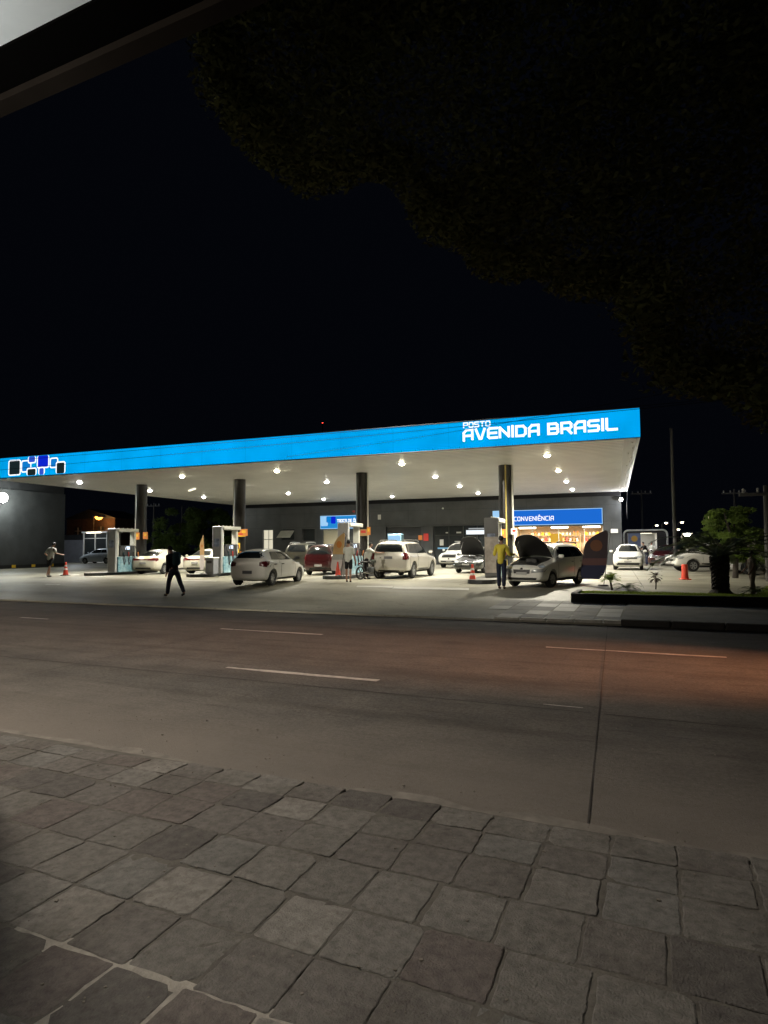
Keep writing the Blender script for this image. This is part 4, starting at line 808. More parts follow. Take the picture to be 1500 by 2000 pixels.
# motorcycle
def motorcycle(lab, u, v, hd):
    t = thing('motorcycle', lab, 'motorcycle', u, v, None, hd); MX = Matrix.Rotation(pi/2, 4, 'X')
    for x in (.62, -.62):
        a = MB(); a.lathe([(.25, -.045), (.30, -.03), (.305, 0), (.30, .03), (.25, .045), (.25, -.045)], 22, (x, 0, .305), mx=MX, cap=False); wo = a.build('wheel', MT['rubber'], t, smooth=True)
        b = MB(); b.lathe([(.04, -.03), (.04, .03)], 10, (x, 0, .305), mx=MX)
        for k in range(6): b.add(*boxpf(.03, .25, .03, -.012, .012), c=(x, 0, .305), mx=MX @ Matrix.Rotation(k*pi/3, 4, 'Z'))
        b.build('rim', MT['dgrey'], wo)
    a = MB(); a.tube([(.62, .07, .3), (.42, .07, .85)], .02); a.tube([(.62, -.07, .3), (.42, -.07, .85)], .02); a.build('fork', MT['chrome'], t, smooth=True)
    a = MB(); a.tube([(.40, 0, .80), (.05, 0, .62), (-.1, 0, .35), (-.62, 0, .305)], .03); a.tube([(.36, 0, .60), (.15, 0, .30), (-.1, 0, .30)], .025); a.build('frame', MT['black'], t, smooth=True)
    a = MB(); a.box((.17, 0, .80), (.42, .24, .2), bev=.07); a.build('fuel_tank', MT['p_dark'], t, smooth=True)
    a = MB(); a.box((-.28, 0, .80), (.6, .24, .09), bev=.035); a.build('seat', MT['black'], t, smooth=True)
    a = MB(); a.box((.08, 0, .42), (.34, .22, .28), bev=.05); a.build('engine', MT['dgrey'], t)
    a = MB(); a.tube([(.38, -.36, .98), (.44, -.12, .93), (.44, .12, .93), (.38, .36, .98)], .014); a.build('handlebar', MT['black'], t, smooth=True)
    a = MB(); a.lathe([(.0, .06), (.07, .05), (.085, 0), (.06, -.06)], 14, (.54, 0, .84), mx=Matrix.Rotation(pi/2, 4, 'Y')); a.build('headlamp', MT['headl'], t, smooth=True)
    a = MB(); a.tube([(.1, -.13, .3), (-.2, -.15, .27), (-.62, -.15, .34)], [.02, .035, .04]); a.build('exhaust', MT['chrome'], t, smooth=True)
    a = MB(); a.box((-.62, 0, .66), (.3, .12, .04), bev=.015); a.build('rear_fender', MT['black'], t); a = MB(); a.box((-.70, 0, .73), (.05, .12, .07)); a.build('tail_lamp', MT['tail'], t)
    return t
p = SGd(722, 1131); motorcycle('dark motorcycle standing between the third pump and the silver SUV', p.x, p.y, 70)
# ------------------------------------------------------------------ station building (face at v = 25)
VB = 25.0; BH = 6.3
bl = thing('station_building', 'long dark grey flat-fronted station building behind the canopy', 'building', 0, VB, 0)
def wallseg(openings, x0, x1, z0, z1):
    """wall face with rectangular holes, 0.25 thick"""
    xs = sorted({x0, x1, *[o[0] for o in openings], *[o[1] for o in openings]}); zs = sorted({z0, z1, *[o[2] for o in openings], *[o[3] for o in openings]}); r = MB()
    for a, b in zip(xs[:-1], xs[1:]):
        for c, d in zip(zs[:-1], zs[1:]):
            if any(o[0] <= (a+b)/2 <= o[1] and o[2] <= (c+d)/2 <= o[3] for o in openings): continue
            r.quad([(a, 0, c), (b, 0, c), (b, 0, d), (a, 0, d)])
    for o in openings:
        a, b, c, d = o; r.quad([(a, 0, c), (a, .25, c), (a, .25, d), (a, 0, d)]); r.quad([(b, 0, c), (b, 0, d), (b, .25, d), (b, .25, c)]); r.quad([(a, 0, d), (a, .25, d), (b, .25, d), (b, 0, d)]); r.quad([(a, 0, c), (b, 0, c), (b, .25, c), (a, .25, c)])
    return r
op = {'door': (-31.25, -30.2, .33, 3.45), 'w1': (-29.3, -28.0, 2.55, 3.5), 'w2': (-27.2, -25.95, 2.45, 3.5), 'oil': (-25.15, -22.9, 1.6, 3.4), 'gar': (-19.2, -16.1, .33, 3.5), 'gl': (-15.05, -10.2, .33, 3.5), 'shop': (-8.5, -1.76, .33, 3.30)}
wallseg(list(op.values()), -34.3, -.45, .3, BH).build('front_wall', MT['dgrey'], bl)
r = MB(); r.quad([(-.45, 0, .3), (-.45, 8, .3), (-.45, 8, BH), (-.45, 0, BH)]); r.quad([(-34.3, 0, .3), (-34.3, 8, .3), (-34.3, 8, BH), (-34.3, 0, BH)]); r.quad([(-34.3, 8, .3), (-.45, 8, .3), (-.45, 8, BH), (-34.3, 8, BH)]); r.build('side_wall', MT['dgrey'], bl)
r = MB(); r.box((-17.4, 4, BH+.06), (34.1, 8.2, .12)); r.build('roof', MT['dgrey2'], bl)
r = MB()
for x in np.arange(-33, -1, 2.45):
    if not any(o[0]-.02 < x < o[1]+.02 for o in op.values()): r.box((x, -.004, 2.0), (.02, .012, 3.2))
    r.box((x+1.1, -.004, 5.0), (.02, .012, 2.4))
for z in (3.62, 4.85): r.box((-17.4, -.005, z), (33.8, .014, .025))
r.box((-17.4, -.02, .42), (33.8, .04, .18)) if False else None
r.build('panel_joint', MT['dgrey2'], bl)
r = MB(); a, b, c, d = op['door']; r.quad([(a, .22, c), (b, .22, c), (b, .22, d), (a, .22, d)]); r.build('lit_doorway', MT['beigelit'], bl)
r = MB(); r.box(((a+b)/2, .18, 2.1), (.05, .04, 3.0)); r.box(((a+b)/2, .18, 2.6), (1.0, .04, .06)); r.build('door_frame', MT['offw'], bl)
r = MB(); r.quad([(-29.3, .24, 2.55), (-28, .24, 2.55), (-28, .24, 3.5), (-29.3, .24, 3.5)]); r.quad([(-27.2, .24, 2.45), (-25.95, .24, 2.45), (-25.95, .24, 3.5), (-27.2, .24, 3.5)]); r.build('window', MT['doorglass'], bl)
r = MB(); r.box((-28.7, -.35, 3.05), (1.35, 1.0, .05), mx=Matrix.Rotation(radians(38), 4, 'X')); r.build('hopper_flap', MT['offw'], bl)
r = MB(); r.quad([(-25.15, .16, 1.6), (-22.9, .16, 1.6), (-22.9, .16, 3.4), (-25.15, .16, 3.4)])
for i in range(14): r.box((-24.02, .15, 1.68+i*.125), (2.2, .03, .02))
r.build('roller_shutter', MT['beige'], bl)
r = MB(); r.quad([(-19.2, .24, .33), (-16.1, .24, .33), (-16.1, .24, 3.5), (-19.2, .24, 3.5)]); [r.box((-17.65, .22, .6+i*.28), (3.0, .03, .02)) for i in range(10)]; r.build('garage_shutter', MT['dgrey2'], bl)
gd = MB(); gd.quad([(-15.05, .2, .33), (-10.2, .2, .33), (-10.2, .2, 3.5), (-15.05, .2, 3.5)]); gdo = gd.build('glass_door', MT['doorglass'], bl)
r = MB(); [r.box((x, .15, 1.9), (.07, .08, 3.1)) for x in (-15.0, -13.75, -12.55, -11.4, -10.25)]; r.box((-12.6, .15, 2.75), (4.8, .085, .07)); r.box((-12.6, .15, .42), (4.8, .085, .12)); r.build('door_frame', MT['dgrey2'], bl)
r = MB(); r.box((-12.9, .095, 1.68), (3.6, .012, .13)); r.build('door_stripe', MT['stripe'], bl)
r = MB(); r.box((-14.35, .095, 2.15), (.32, .012, .5)); [r.box((-12.9+dx, .095, 2.22-dz), (wd, .012, .07)) for dx, dz, wd in ((0, 0, .7), (.05, .14, .45))]; r.box((-13.9, .095, 2.95), (.2, .012, .1)); r.box((-12.9, .095, 2.95), (.4, .012, .12)); r.box((-13.15, .06, 1.75), (.05, .04, .6)); r.build('door_notice', MT['card'], bl)
r = MB(); r.box((-11.3, -.03, 2.95), (1.9, .06, .34)); r.build('lit_panel', emat('lit_panel', (.9, .97, 1), 1.1), bl)
r = MB(); r.box((-11.3, -.03, 3.24), (1.5, .05, .10)); r.build('lit_panel', emat('lit_panel_dim', (.7, .75, .75), .5), bl)
r = MB(); r.box((-17.4, -.06, 5.72), (33.8, .10, .42)); r.build('top_band', MT['cl_black'], bl)
# small fittings on the wall, each its own thing
def wallfit(name, lab, cat, px, py, d, m, v=24.93, sub=None):
    p = SV(px, py, v); r = MB(); r.box((0, 0, 0), d, bev=min(d)*.2); o = r.build(name, MT[m], loc=W(p.x, p.y, p.z), rz=TH, smooth=False); tag(o, lab, cat); return o
wallfit('notice_sign', 'small white notice high on the grey wall above the silver SUV', 'sign', 741, 1010, (.28, .03, .42), 'card')
wallfit('notice_sign', 'small orange notice on the wall left of the glass doors', 'sign', 821, 1050, (.34, .03, .4), 'orange')
wallfit('notice_sign', 'red and white notice on the wall beside the glass doors', 'sign', 832, 1049, (.42, .03, .6), 'redc', 24.9)
wallfit('security_camera', 'tiny white camera high on the wall between the middle and rightmost pillars', 'camera', 865, 993, (.12, .2, .12), 'white', 24.8)
wallfit('security_camera', 'small dark camera on the wall above the light blue oil sign', 'camera', 691, 999, (.16, .25, .14), 'redc', 24.8)
wallfit('notice_sign', 'small white notice on the grey wall at its right corner', 'sign', 1200, 1037, (.5, .03, .3), 'card')
p = SV(1213, 975, 24.6)
t = thing('wall_floodlight', 'small bright floodlight at the upper right corner of the building', 'floodlight', p.x, p.y, p.z); r = MB(); r.box((0, .1, 0), (.3, .2, .2), bev=.03); r.build('housing', MT['grey'], t); r = MB(); r.lathe([(0, -.08), (.08, -.06), (.12, 0)], 12, (0, 0, -.02), mx=Matrix.Rotation(radians(90), 4, 'X')); r.build('lens', MT['lamp'], t)
ld = bpy.data.lights.new('flood_light', 'POINT'); ld.energy = 420; ld.shadow_soft_size = .1; lo = bpy.data.objects.new('flood_light', ld); COL.objects.link(lo); lo.parent = t; lo.location = (.8, -.7, -.3)
# signs
def lit_sign(name, lab, x0, x1, z0, z1, m, border='sign_pale'):
    t = thing(name, lab, 'sign', (x0+x1)/2, VB-.2, z0); w2 = (x1-x0)/2; r = MB(); r.box((0, .08, (z1-z0)/2), (w2*2, .16, z1-z0)); r.build('box', MT['white_lit'] if border == 'w' else MT[border], t)
    r = MB(); r.quad([(-w2+.05, -.005, .05), (w2-.05, -.005, .05), (w2-.05, -.005, z1-z0-.05), (-w2+.05, -.005, z1-z0-.05)]); r.build('face', MT[m], t); return t, w2
t, w2 = lit_sign('shop_sign', 'long blue lit sign reading CONVENIÊNCIA above the shop window', -10.05, -1.78, 3.42, 4.62, 'sign_lit')
cx = (-10.05-1.78)/2
a0 = SV(1004, 1016, 24.8).x-cx; a1 = SV(1081, 1016, 24.8).x-cx
text('CONVENIÊNCIA', a0, a1, .36, .66, .17, -.01, gap=.55).build('lettering', MT['white_lit'], t)
r = MB(); r.quad([(-w2+.05, -.009, .30), (-w2+.85, -.009, .30), (-w2+.95, -.009, 1.15), (-w2+.05, -.009, 1.15)]); r.build('emblem', MT['sign_pale'], t)
t, w2 = lit_sign('service_sign', 'small light blue lit sign reading TROCA DE ÓLEO above the beige shutter', -25.3, -21.3, 3.45, 4.6, 'sign_lit2')
text('TROCA DE ÓLEO', -.35, w2-.15, .58, .80, .24, -.01, gap=.35).build('lettering', MT['white_lit'], t)
for k, (x0, x1, z0, z1, m) in enumerate(((-1.95, -1.25, .25, 1.08, 'sign_pale'), (-1.4, -.9, .55, 1.08, 'b_mid'), (-.95, -.5, .45, 1.08, 'b_deep'))):
    flat(rrect(x0, x1, z0, z1, .1), -.008-.003*k).build('emblem_tile', MT[m], t)
# shop interior
sh = thing('shop_interior', 'warm lit shop room seen through the wide opening under the blue sign', 'shop room', -5.13, 25.25, .33)
r = MB(); w2 = 3.45; D = 4.5; Hh = 3.05
r.quad([(-w2, D, 0), (w2, D, 0), (w2, D, Hh), (-w2, D, Hh)]); r.quad([(-w2, 0, 0), (-w2, D, 0), (-w2, D, Hh), (-w2, 0, Hh)]); r.quad([(w2, D, 0), (w2, 0, 0), (w2, 0, Hh), (w2, D, Hh)]); r.quad([(-w2, 0, Hh), (w2, 0, Hh), (w2, D, Hh), (-w2, D, Hh)]); r.quad([(-w2, 0, .01), (w2, 0, .01), (w2, D, .01), (-w2, D, .01)])
r.build('room', MT['shopw'], sh)
r = MB(); [r.box((x, .02, 1.5), (.05, .05, 2.95)) for x in (-3.38, -1.9, .1, 2.0, 3.33)]; r.build('window_frame', MT['offw'], sh)
for i, x in enumerate((-2.4, .1, 2.5)):
    t = thing('shop_lamp', 'bright ceiling lamp inside the shop, %s of three' % ['left', 'middle', 'right'][i], 'ceiling lamp', -5.13+x, 26.3, 3.25, 0, 'lamps inside the shop'); r = MB(); r.box((0, 0, 0), (1.3, .5, .12), bev=.03); r.build('panel', MT['shoplamp'], t)
    ld = bpy.data.lights.new('shop_light', 'AREA'); ld.size = .9; ld.energy = 330; ld.color = (1, .86, .66); lo = bpy.data.objects.new('shop_light', ld); COL.objects.link(lo); lo.parent = t; lo.location = (0, 0, -.12)
for i, x in enumerate((-1.55, .65, 2.75)):
    t = thing('shelf_unit', 'wooden shelf unit in the shop, %s of three' % ['left', 'middle', 'right'][i], 'shelf', -5.13+x, 28.2, .34, 0, 'shelf units in the shop'); r = MB()
    for z in (.3, .8, 1.3, 1.8, 2.3): r.box((0, 0, z), (1.75, .4, .04))
    r.build('shelf_board', MT['wood'], t); r = MB(); [r.box((s*.9, 0, 1.25), (.05, .42, 2.5)) for s in (-1, 1)]; r.build('side_panel', MT['wood'], t)
packs = []
for kk, (m, d) in enumerate((('redc', (.16, .12, .26)), ('creamp', (.2, .12, .22)), ('orange', (.13, .12, .3)), ('card', (.12, .1, .2)), ('browncard', (.18, .12, .28)), ('yellow', (.2, .1, .24)))):
    r = MB(); r.box((0, 0, d[2]/2), d, bev=.02); r.lathe([(.03, d[2]), (.03, d[2]+.05)], 8); packs.append((r, m))
meshes = []
rnd = random.Random(5); pl_ = ['a red', 'a cream', 'an orange', 'a white', 'a brown', 'a yellow']
for i, x in enumerate((-1.55, .65, 2.75)):
    for z in (.82, 1.32, 1.82, 2.32):
        for q in range(6):
            kk = rnd.randrange(6)
            while len(meshes) <= kk: meshes.append(None)
            u_, v_, z_ = -5.13+x-.7+q*.28+rnd.uniform(-.03, .03), 28.05, .34+z
            if meshes[kk] is None:
                o = packs[kk][0].build('product_pack', MT[packs[kk][1]]); meshes[kk] = o
            else: o = meshes[kk].copy(); COL.objects.link(o)
            o.location = W(u_, v_, z_); o.rotation_euler = (0, 0, TH)
            tag(o, '%s pack standing among the goods on the shop shelves' % pl_[kk], 'packaged goods', '%s packs on the shop shelves' % pl_[kk].split()[1])
p = SV(1085, 1051, 24.9); r = MB(); r.box((0, 0, 0), (.85, .02, .7)); tag(r.build('poster', emat('poster_yellow', (.9, .5, .06), .8), loc=W(p.x, 25.3, p.z), rz=TH), 'yellow poster in the shop window', 'poster')
p = SV(773, 1060, 22.5); t = thing('ice_chest', 'pale blue box cabinet against the wall behind the silver SUV', 'cabinet', p.x, 22.5, .33); r = MB(); r.box((0, 0, 1.27), (1.15, .7, 2.52), bev=.05); r.build('cabinet', MT['icebox'], t); r = MB(); r.box((0, -.36, 1.5), (1.0, .02, 1.8), bev=.008); r.build('door', MT['sign_pale'], t)
# ------------------------------------------------------------------ left side
t = thing('side_wall', 'tall dark grey windowless wall at the left edge with striped guard rail', 'wall', -46.5, 10, .1)
r = MB(); r.box((-.2, -2.0, 3.3), (.4, 18.0, 6.6)); r.build('wall', MT['dgrey'], t); r = MB(); r.box((-.3, -2.0, 7.0), (.4, 17.9, .8)); r.build('parapet', MT['dgrey2'], t)
r = MB(); r.box((.35, -2, .42), (.10, 17.6, .25), bev=.02); r.build('guard_rail', MT['black'], t)
for i in range(9): r = MB(); r.box((.405, -9+i*1.8, .42), (.02, .35, .22)); r.build('rail_stripe', MT['yellow'], t)
p = SV(6, 972, 6.5)
t = thing('wall_floodlight', 'very bright floodlight on the dark side wall at the left edge', 'floodlight', -45.4, 9.3, 6.35); 
q = st(CAM+ray(4, 972)*((-45.9-(CAM-OS).dot(E1))/ray(4, 972).dot(E1))); t.location = W(-45.9, q.y, q.z)
r = MB(); r.box((-.2, 0, 0), (.5, .5, .3), bev=.04); r.build('housing', MT['grey'], t); r = MB(); r.lathe([(0, .3), (.2, .26), (.36, .12), (.4, 0)], 16, (.06, 0, 0), mx=Matrix.Rotation(pi/2, 4, 'Y')); r.build('lens', MT['flood'], t)
ld = bpy.data.lights.new('flood_light', 'POINT'); ld.energy = 700; ld.shadow_soft_size = .3; ld.color = (.95, 1, .92); lo = bpy.data.objects.new('flood_light', ld); COL.objects.link(lo); lo.parent = t; lo.location = (.8, 0, -.1)
def bpx(px0, px1, pyt, v, depth, zb=.33):
    a = SV(px0, pyt, v); b = SV(px1, pyt, v); return a.x, b.x, a.z
# low back wall and kiosk
x0, x1, zt = bpx(118, 172, 1055, 31, 1); t = thing('back_wall', 'low blue-grey boundary wall right of the tall dark side wall', 'wall', (x0+x1)/2, 31, .3); r = MB(); r.box((0, 0, (zt-.3)/2), (x1-x0+3, .3, zt-.3)); r.build('wall', MT['greyl'], t); r = MB(); r.box((0, 0, zt-.3+.3), (x1-x0+3, .36, .6)); r.build('coping', MT['dgrey2'], t)
p0 = SV(164, 1040, 30); p1 = SV(209, 1040, 30); kw = p1.x-p0.x
t = thing('kiosk', 'small white framed glass kiosk behind the leftmost pump', 'kiosk', (p0.x+p1.x)/2, 30, .33); r = MB()
zt = p0.z-.33
for x in (-kw/2, 0, kw/2):
    for y in (0, 2.0): r.box((x, y, zt/2), (.10, .10, zt))
r.box((0, 1, zt), (kw+.3, 2.4, .16)); r.box((0, 0, .45), (kw-.10, .08, .9)); r.box((0, 0, zt*.8), (kw-.1, .08, .07)); r.build('frame', MT['white'], t)
r = MB(); r.quad([(-kw/2, .05, 1), (kw/2, .05, 1), (kw/2, .05, zt-.2), (-kw/2, .05, zt-.2)]); r.build('window', MT['doorglass'], t); r = MB(); r.box((0, 2, zt/2), (kw, .1, zt-.2)); r.build('back_panel', MT['greyl'], t); r = MB(); r.box((0, -.25, zt-.05), (kw*.6, .12, .08), bev=.02); r.build('lamp', MT['shoplamp'], t)  # the glowing lamp bar is an added part that goes with the fill
ld = bpy.data.lights.new('kiosk_light', 'POINT'); ld.energy = 420; ld.color = (.9, .96, 1); ld.shadow_soft_size = .3; lo = bpy.data.objects.new('kiosk_light', ld); COL.objects.link(lo); lo.parent = t; lo.location = (1.5, -4.2, zt+1.2)  # detached fill light, added to brighten the kiosk and the pale car
# orange lit house with balcony and lamp
a = SV(124, 985, 42); b = SV(186, 1060, 42)
t = thing('brick_house', 'dim two storey brick house in orange lamp light beyond the low wall', 'house', (a.x+b.x)/2, 44, .2); hw = (b.x-a.x)/2+1.5
r = MB(); r.box((0, 3, 3.0), (hw*2, 6, 6.0)); r.build('wall', MT['brick'], t)
r = MB(); r.prism([(-hw-.4, 6.0), (hw+.4, 6.0), (0, 7.4)], 6.6, (0, 6.3, 0), axis='y'); r.build('roof', MT['dgrey2'], t)
for x in (-hw*.5, hw*.45):
    r = MB(); r.box((x, -.02, 4.3), (1.2, .06, 1.1)); w_ = r.build('window', MT['dgrey2'], t); r = MB(); r.box((x, -.06, 4.3), (.06, .05, 1.1)); r.box((x, -.065, 4.3), (1.2, .04, .06)); r.build('sash', MT['offw'], w_)
r = MB(); r.box((0, -.9, 2.9), (hw*2, .12, .12)); r.box((0, -.5, 2.4), (hw*2, 1.0, .12)); [r.box((-hw+.1+i*(2*hw-.2)/12, -.9, 2.65), (.05, .05, .5)) for i in range(13)]; r.build('balcony', mat('balcony', (.35, .25, .18), .7), t)
def lamp_post(name, lab, px, py, v, em, arm=.8, pr=.07, rad=.16, power=0, colr=(1, .5, .15), glow=None, hd=0, cat='street lamp'):
    p = SV(px, py, v); t = thing(name, lab, cat, p.x, v, .1, hd, None); H = p.z-.1
    r = MB(); r.tube([(-arm, 0, 0), (-arm, 0, H-.3), (-arm*.7, 0, H), (0, 0, H+.12)], [pr, pr*.7, pr*.5, pr*.4], 8); r.build('post', MT['pole'], t, smooth=True)
    r = MB(); r.box((0, 0, H+.10), (rad*3, rad*1.8, rad*.6), bev=rad*.2); r.build('housing', MT['grey'], t)
    r = MB(); r.lathe([(0, -rad*.8), (rad*.6, -rad*.6), (rad, 0)], 14, (0, 0, H+.04)); r.build('lens', MT[em], t, smooth=True)
    if power:
        ld = bpy.data.lights.new(name+'_light', 'POINT'); ld.energy = power; ld.color = colr; ld.shadow_soft_size = .2; lo = bpy.data.objects.new(name+'_light', ld); COL.objects.link(lo); lo.parent = t; lo.location = (0, .6 if power < 250 else -.1, H-.5)
    return t
lamp_post('street_lamp', 'glowing orange street lamp before the brick house at far left', 193, 1010, 42, 'sod', .9, rad=.55, power=170)
for (px, py, v, lab, rd) in ((1283, 1026, 130, 'tiny far lamp above the left of the white service bay frame', .32), (1301, 1021, 130, 'tiny far lamp just left of the tall concrete pole', .36), (1332, 1020, 130, 'tiny far lamp just right of the tall concrete pole', .36), (1325, 1034, 120, 'tiny far lamp low beside the tall concrete pole', .3), (1383, 1009, 120, 'tiny far lamp at the left edge of the bushy tree', .45)):
    lamp_post('street_lamp', lab, px, py, v, 'far', .9, rad=rd, pr=.1, hd=0)
lamp_post('street_lamp', 'bright white bowl lamp left of the bushy tree, biggest of the far lamps', 1342, 1043, 48, 'flood', .6, rad=.36, power=300, colr=(1, .9, .7), pr=.05)
p = SV(630, 827, 150); t = thing('radio_mast', 'distant thin mast with a small red light above the canopy', 'mast', p.x, 150, 0); r = MB(); r.tube([(0, 0, 0), (0, 0, p.z)], [.5, .15], 6); r.build('mast', MT['wire'], t); r = MB(); r.lathe([(0, -.2), (.26, 0), (0, .2)], 8, (0, 0, p.z+.2)); r.build('beacon', MT['red_l'], t)
# poles
def pole(px, pyb, v, lab, r0, H, arms=True, hd=0):
    p = SV(px, pyb, v); t = thing('utility_pole', lab, 'pole', p.x, v, .1, hd); r = MB(); r.tube([(0, 0, 0), (0, 0, H)], [r0, r0*.6], 12); r.build('shaft', MT['pole'], t, smooth=True)
    if arms:
        r = MB(); r.box((0, -.12, H-.35), (1.9, .1, .12)); r.build('crossarm', MT['pole'], t)
        for x in (-.8, -.3, .35, .8): r = MB(); r.lathe([(.03, 0), (.06, .05), (.04, .1), (.06, .15), (.02, .2)], 8, (x, -.12, H-.29)); r.build('insulator', MT['grey'], t, smooth=True)
    return t
pole(1318, 1040, 19, 'tall concrete utility pole right of the canopy, behind the white pickup', .13, 9.2, False)
pole(1499, 1040, 3.5, 'tall concrete pole at the extreme right edge of the forecourt', .14, 4.0, True)
pole(1437, 1040, 34, 'far pole whose crossarm shows above the bushy tree', .14, 6.3)
pole(1255, 1040, 40, 'thin far pole behind the white service bay frame', .10, 7)
pole(300, 1040, 33, 'dim pole between the two leftmost pillars, in front of far trees', .13, 7, True); pole(355, 1040, 38, 'dim pole left of the green trees behind the canopy', .12, 7, False)
for k, (x0, y0, x1, y1, Yw) in enumerate(((-40, 905, 1270, 793, 15.5), (-40, 922, 1000, 825, 15.3), (560, 898, 1100, 806, 15.8))):
    def atY(px, py, Y): d = ray(px, py); return CAM+d*(Y/d.y)
    A = atY(x0, y0, Yw); B = atY(x1, y1, Yw); d = (B-A); A2 = A-d*(.6 if k < 2 else 0.0); B2 = B+d*.5; m_ = MB(); n = 24; m_.tube([A2.lerp(B2, i/n)-Vector((0, 0, .10*sin(pi*i/n)-.09)) for i in range(n+1)], (.007 if k < 2 else .006), 5)
    tag(m_.build('power_line', MT['wire']), ['upper long black cable crossing the whole blue fascia', 'lower long black cable crossing the blue fascia', 'short steep cable crossing the fascia near the lettering'][k], 'cable', 'cables strung over the road')
# service bay frame at right
a = SV(1218, 1036, 30); b = SV(1303, 1036, 30); t = thing('service_bay', 'dark bay with rounded white frame and bright interior right of the building', 'service bay', (a.x+b.x)/2, 30, .33); w2 = (b.x-a.x)/2; H = a.z-.33
fr = []; n = 6; rc = .35
outer = [(-w2, 0)]+[(-w2+rc-rc*cos(pi/2*i/n), H-rc+rc*sin(pi/2*i/n)) for i in range(n+1)]+[(w2-rc+rc*sin(pi/2*i/n), H-rc+rc*cos(pi/2*i/n)) for i in range(n+1)]+[(w2, 0)]
r = MB(); r.tube([(x, 0, z) for x, z in outer], .07, 8); r.build('frame', MT['white'], t, smooth=True)
r = MB(); r.prism([(x*.96, z*.98) for x, z in outer], .08, (0, .3, 0), axis='y')
q = MB(); c0 = SV(1226, 1043, 30).x-(a.x+b.x)/2; c1 = SV(1283, 1043, 30).x-(a.x+b.x)/2
q.quad([(-w2*.97, .2, 0), (c0, .2, 0), (c0, .2, H-.25), (-w2*.97, .2, H-.25)]); q.quad([(c1, .2, 0), (w2*.97, .2, 0), (w2*.97, .2, H-.25), (c1, .2, H-.25)]); q.quad([(-w2*.95, .2, H-.25), (w2*.95, .2, H-.25), (w2*.95, .2, H-.05), (-w2*.95, .2, H-.05)]); q.build('surround', MT['black'], t)
q = MB(); q.quad([(c0, 4, 0), (c1, 4, 0), (c1, 4, H), (c0, 4, H)]); q.quad([(c0, .2, 0), (c0, 4, 0), (c0, 4, H), (c0, .2, H)]); q.quad([(c1, 4, 0), (c1, .2, 0), (c1, .2, H), (c1, 4, H)]); q.quad([(c0, .2, H-.1), (c1, .2, H-.1), (c1, 4, H-.1), (c0, 4, H-.1)]); q.build('room', MT['white'], t)
q = MB(); q.box(((c0+c1)/2+.2, 1.5, H-.2), (1.2, .3, .08)); q.build('lamp', MT['shoplamp'], t)
ld = bpy.data.lights.new('bay_light', 'AREA'); ld.size = .8; ld.energy = 22; lo = bpy.data.objects.new('bay_light', ld); COL.objects.link(lo); lo.parent = t; lo.location = ((c0+c1)/2, 1.6, H-.32)
q = MB(); q.box((c0+.5, .24, 1.9), (.95, .03, 1.1)); bo = q.build('banner', mat('banner_blue', (.16, .20, .34), .6, var=.3, vs=4), t); q = MB(); q.prism([(c0+.5+.25*cos(i*pi/8), 2.0+.25*sin(i*pi/8)) for i in range(16)], .02, (0, .22, 0), axis='y'); q.build('emblem', mat('emblem_gold', (.75, .42, .06), .5), bo)
q = MB(); [q.box((c0+1.3+.25*i, 3.2, .9+.3*(i % 2)), (.2, .3, .5), bev=.03) for i in range(4)]; q.build('shelf', MT['grey'], t)
# ------------------------------------------------------------------ planter, grass, palm, bush
pc = thing('planter_kerb', 'low black painted kerb edging the grass bed at right', 'kerb', 0, 0, 0); pc.location = (0, 0, 0); pc.rotation_euler = (0, 0, 0)
A = G(1115, 1176, .19); x0 = A.x; y0 = A.y; zg = .18
yb = G(1115, 1160, .42).y
bmk = mat('kerb_black', (.010, .010, .010), .7)
r = MB(); r.box(((x0+12)/2, y0+.08, zg+.11), (12-x0, .16, .30), bev=.015); r.box((x0+.08, (y0+.16+y0+1.5)/2, zg+.13), (.16, 1.34, .28), bev=.015); r.build('front_kerb', bmk, pc)
r = MB(); r.box(((x0+12)/2+.1, y0+.9, zg+.06), (12-x0-.1, 1.45, .24)); tag(r.build('planting_bed', MT['soil']), kind='structure')
r = MB(); r.quad([(2.2, y0+1.5, gzw(y0+1.5)+.05), (14, y0+1.5, gzw(y0+1.5)+.05), (14, y0+11, .40), (4.6, y0+11, .40)]); tag(r.build('lawn', mat('lawn_soil', (.045, .06, .015), .95, var=.3, vs=2)), kind='structure')
gr = MB(); rnd = random.Random(4)
def blade(x, y, z, h):
    a = rnd.uniform(0, 6.28); w_ = .009+.006*rnd.random(); dx, dy = cos(a)*w_, sin(a)*w_; lx, ly = rnd.uniform(-1.5, 1.5)*h, rnd.uniform(-1.5, 1.5)*h
    n = len(gr.v); gr.v += [(x-dx, y-dy, z), (x+dx, y+dy, z), (x+lx, y+ly, z+h)]; gr.f.append((n, n+1, n+2)); gr.m.append(0)
for _ in range(26000):
    x = rnd.uniform(x0+.18, 7); y = rnd.uniform(y0+.18, y0+1.55); blade(x, y, zg+.18, rnd.uniform(.03, .09))
for _ in range(22000):
    y = rnd.uniform(y0+1.55, y0+10.5); xl = 2.2+(y-y0-1.5)*.25; x = rnd.uniform(xl, xl+5); blade(x, y, gzw(y)+.05, rnd.uniform(.04, .11))
tag(gr.build('grass', MT['grass']), 'short green grass covering the bed behind the black kerb', 'grass', kind='stuff')
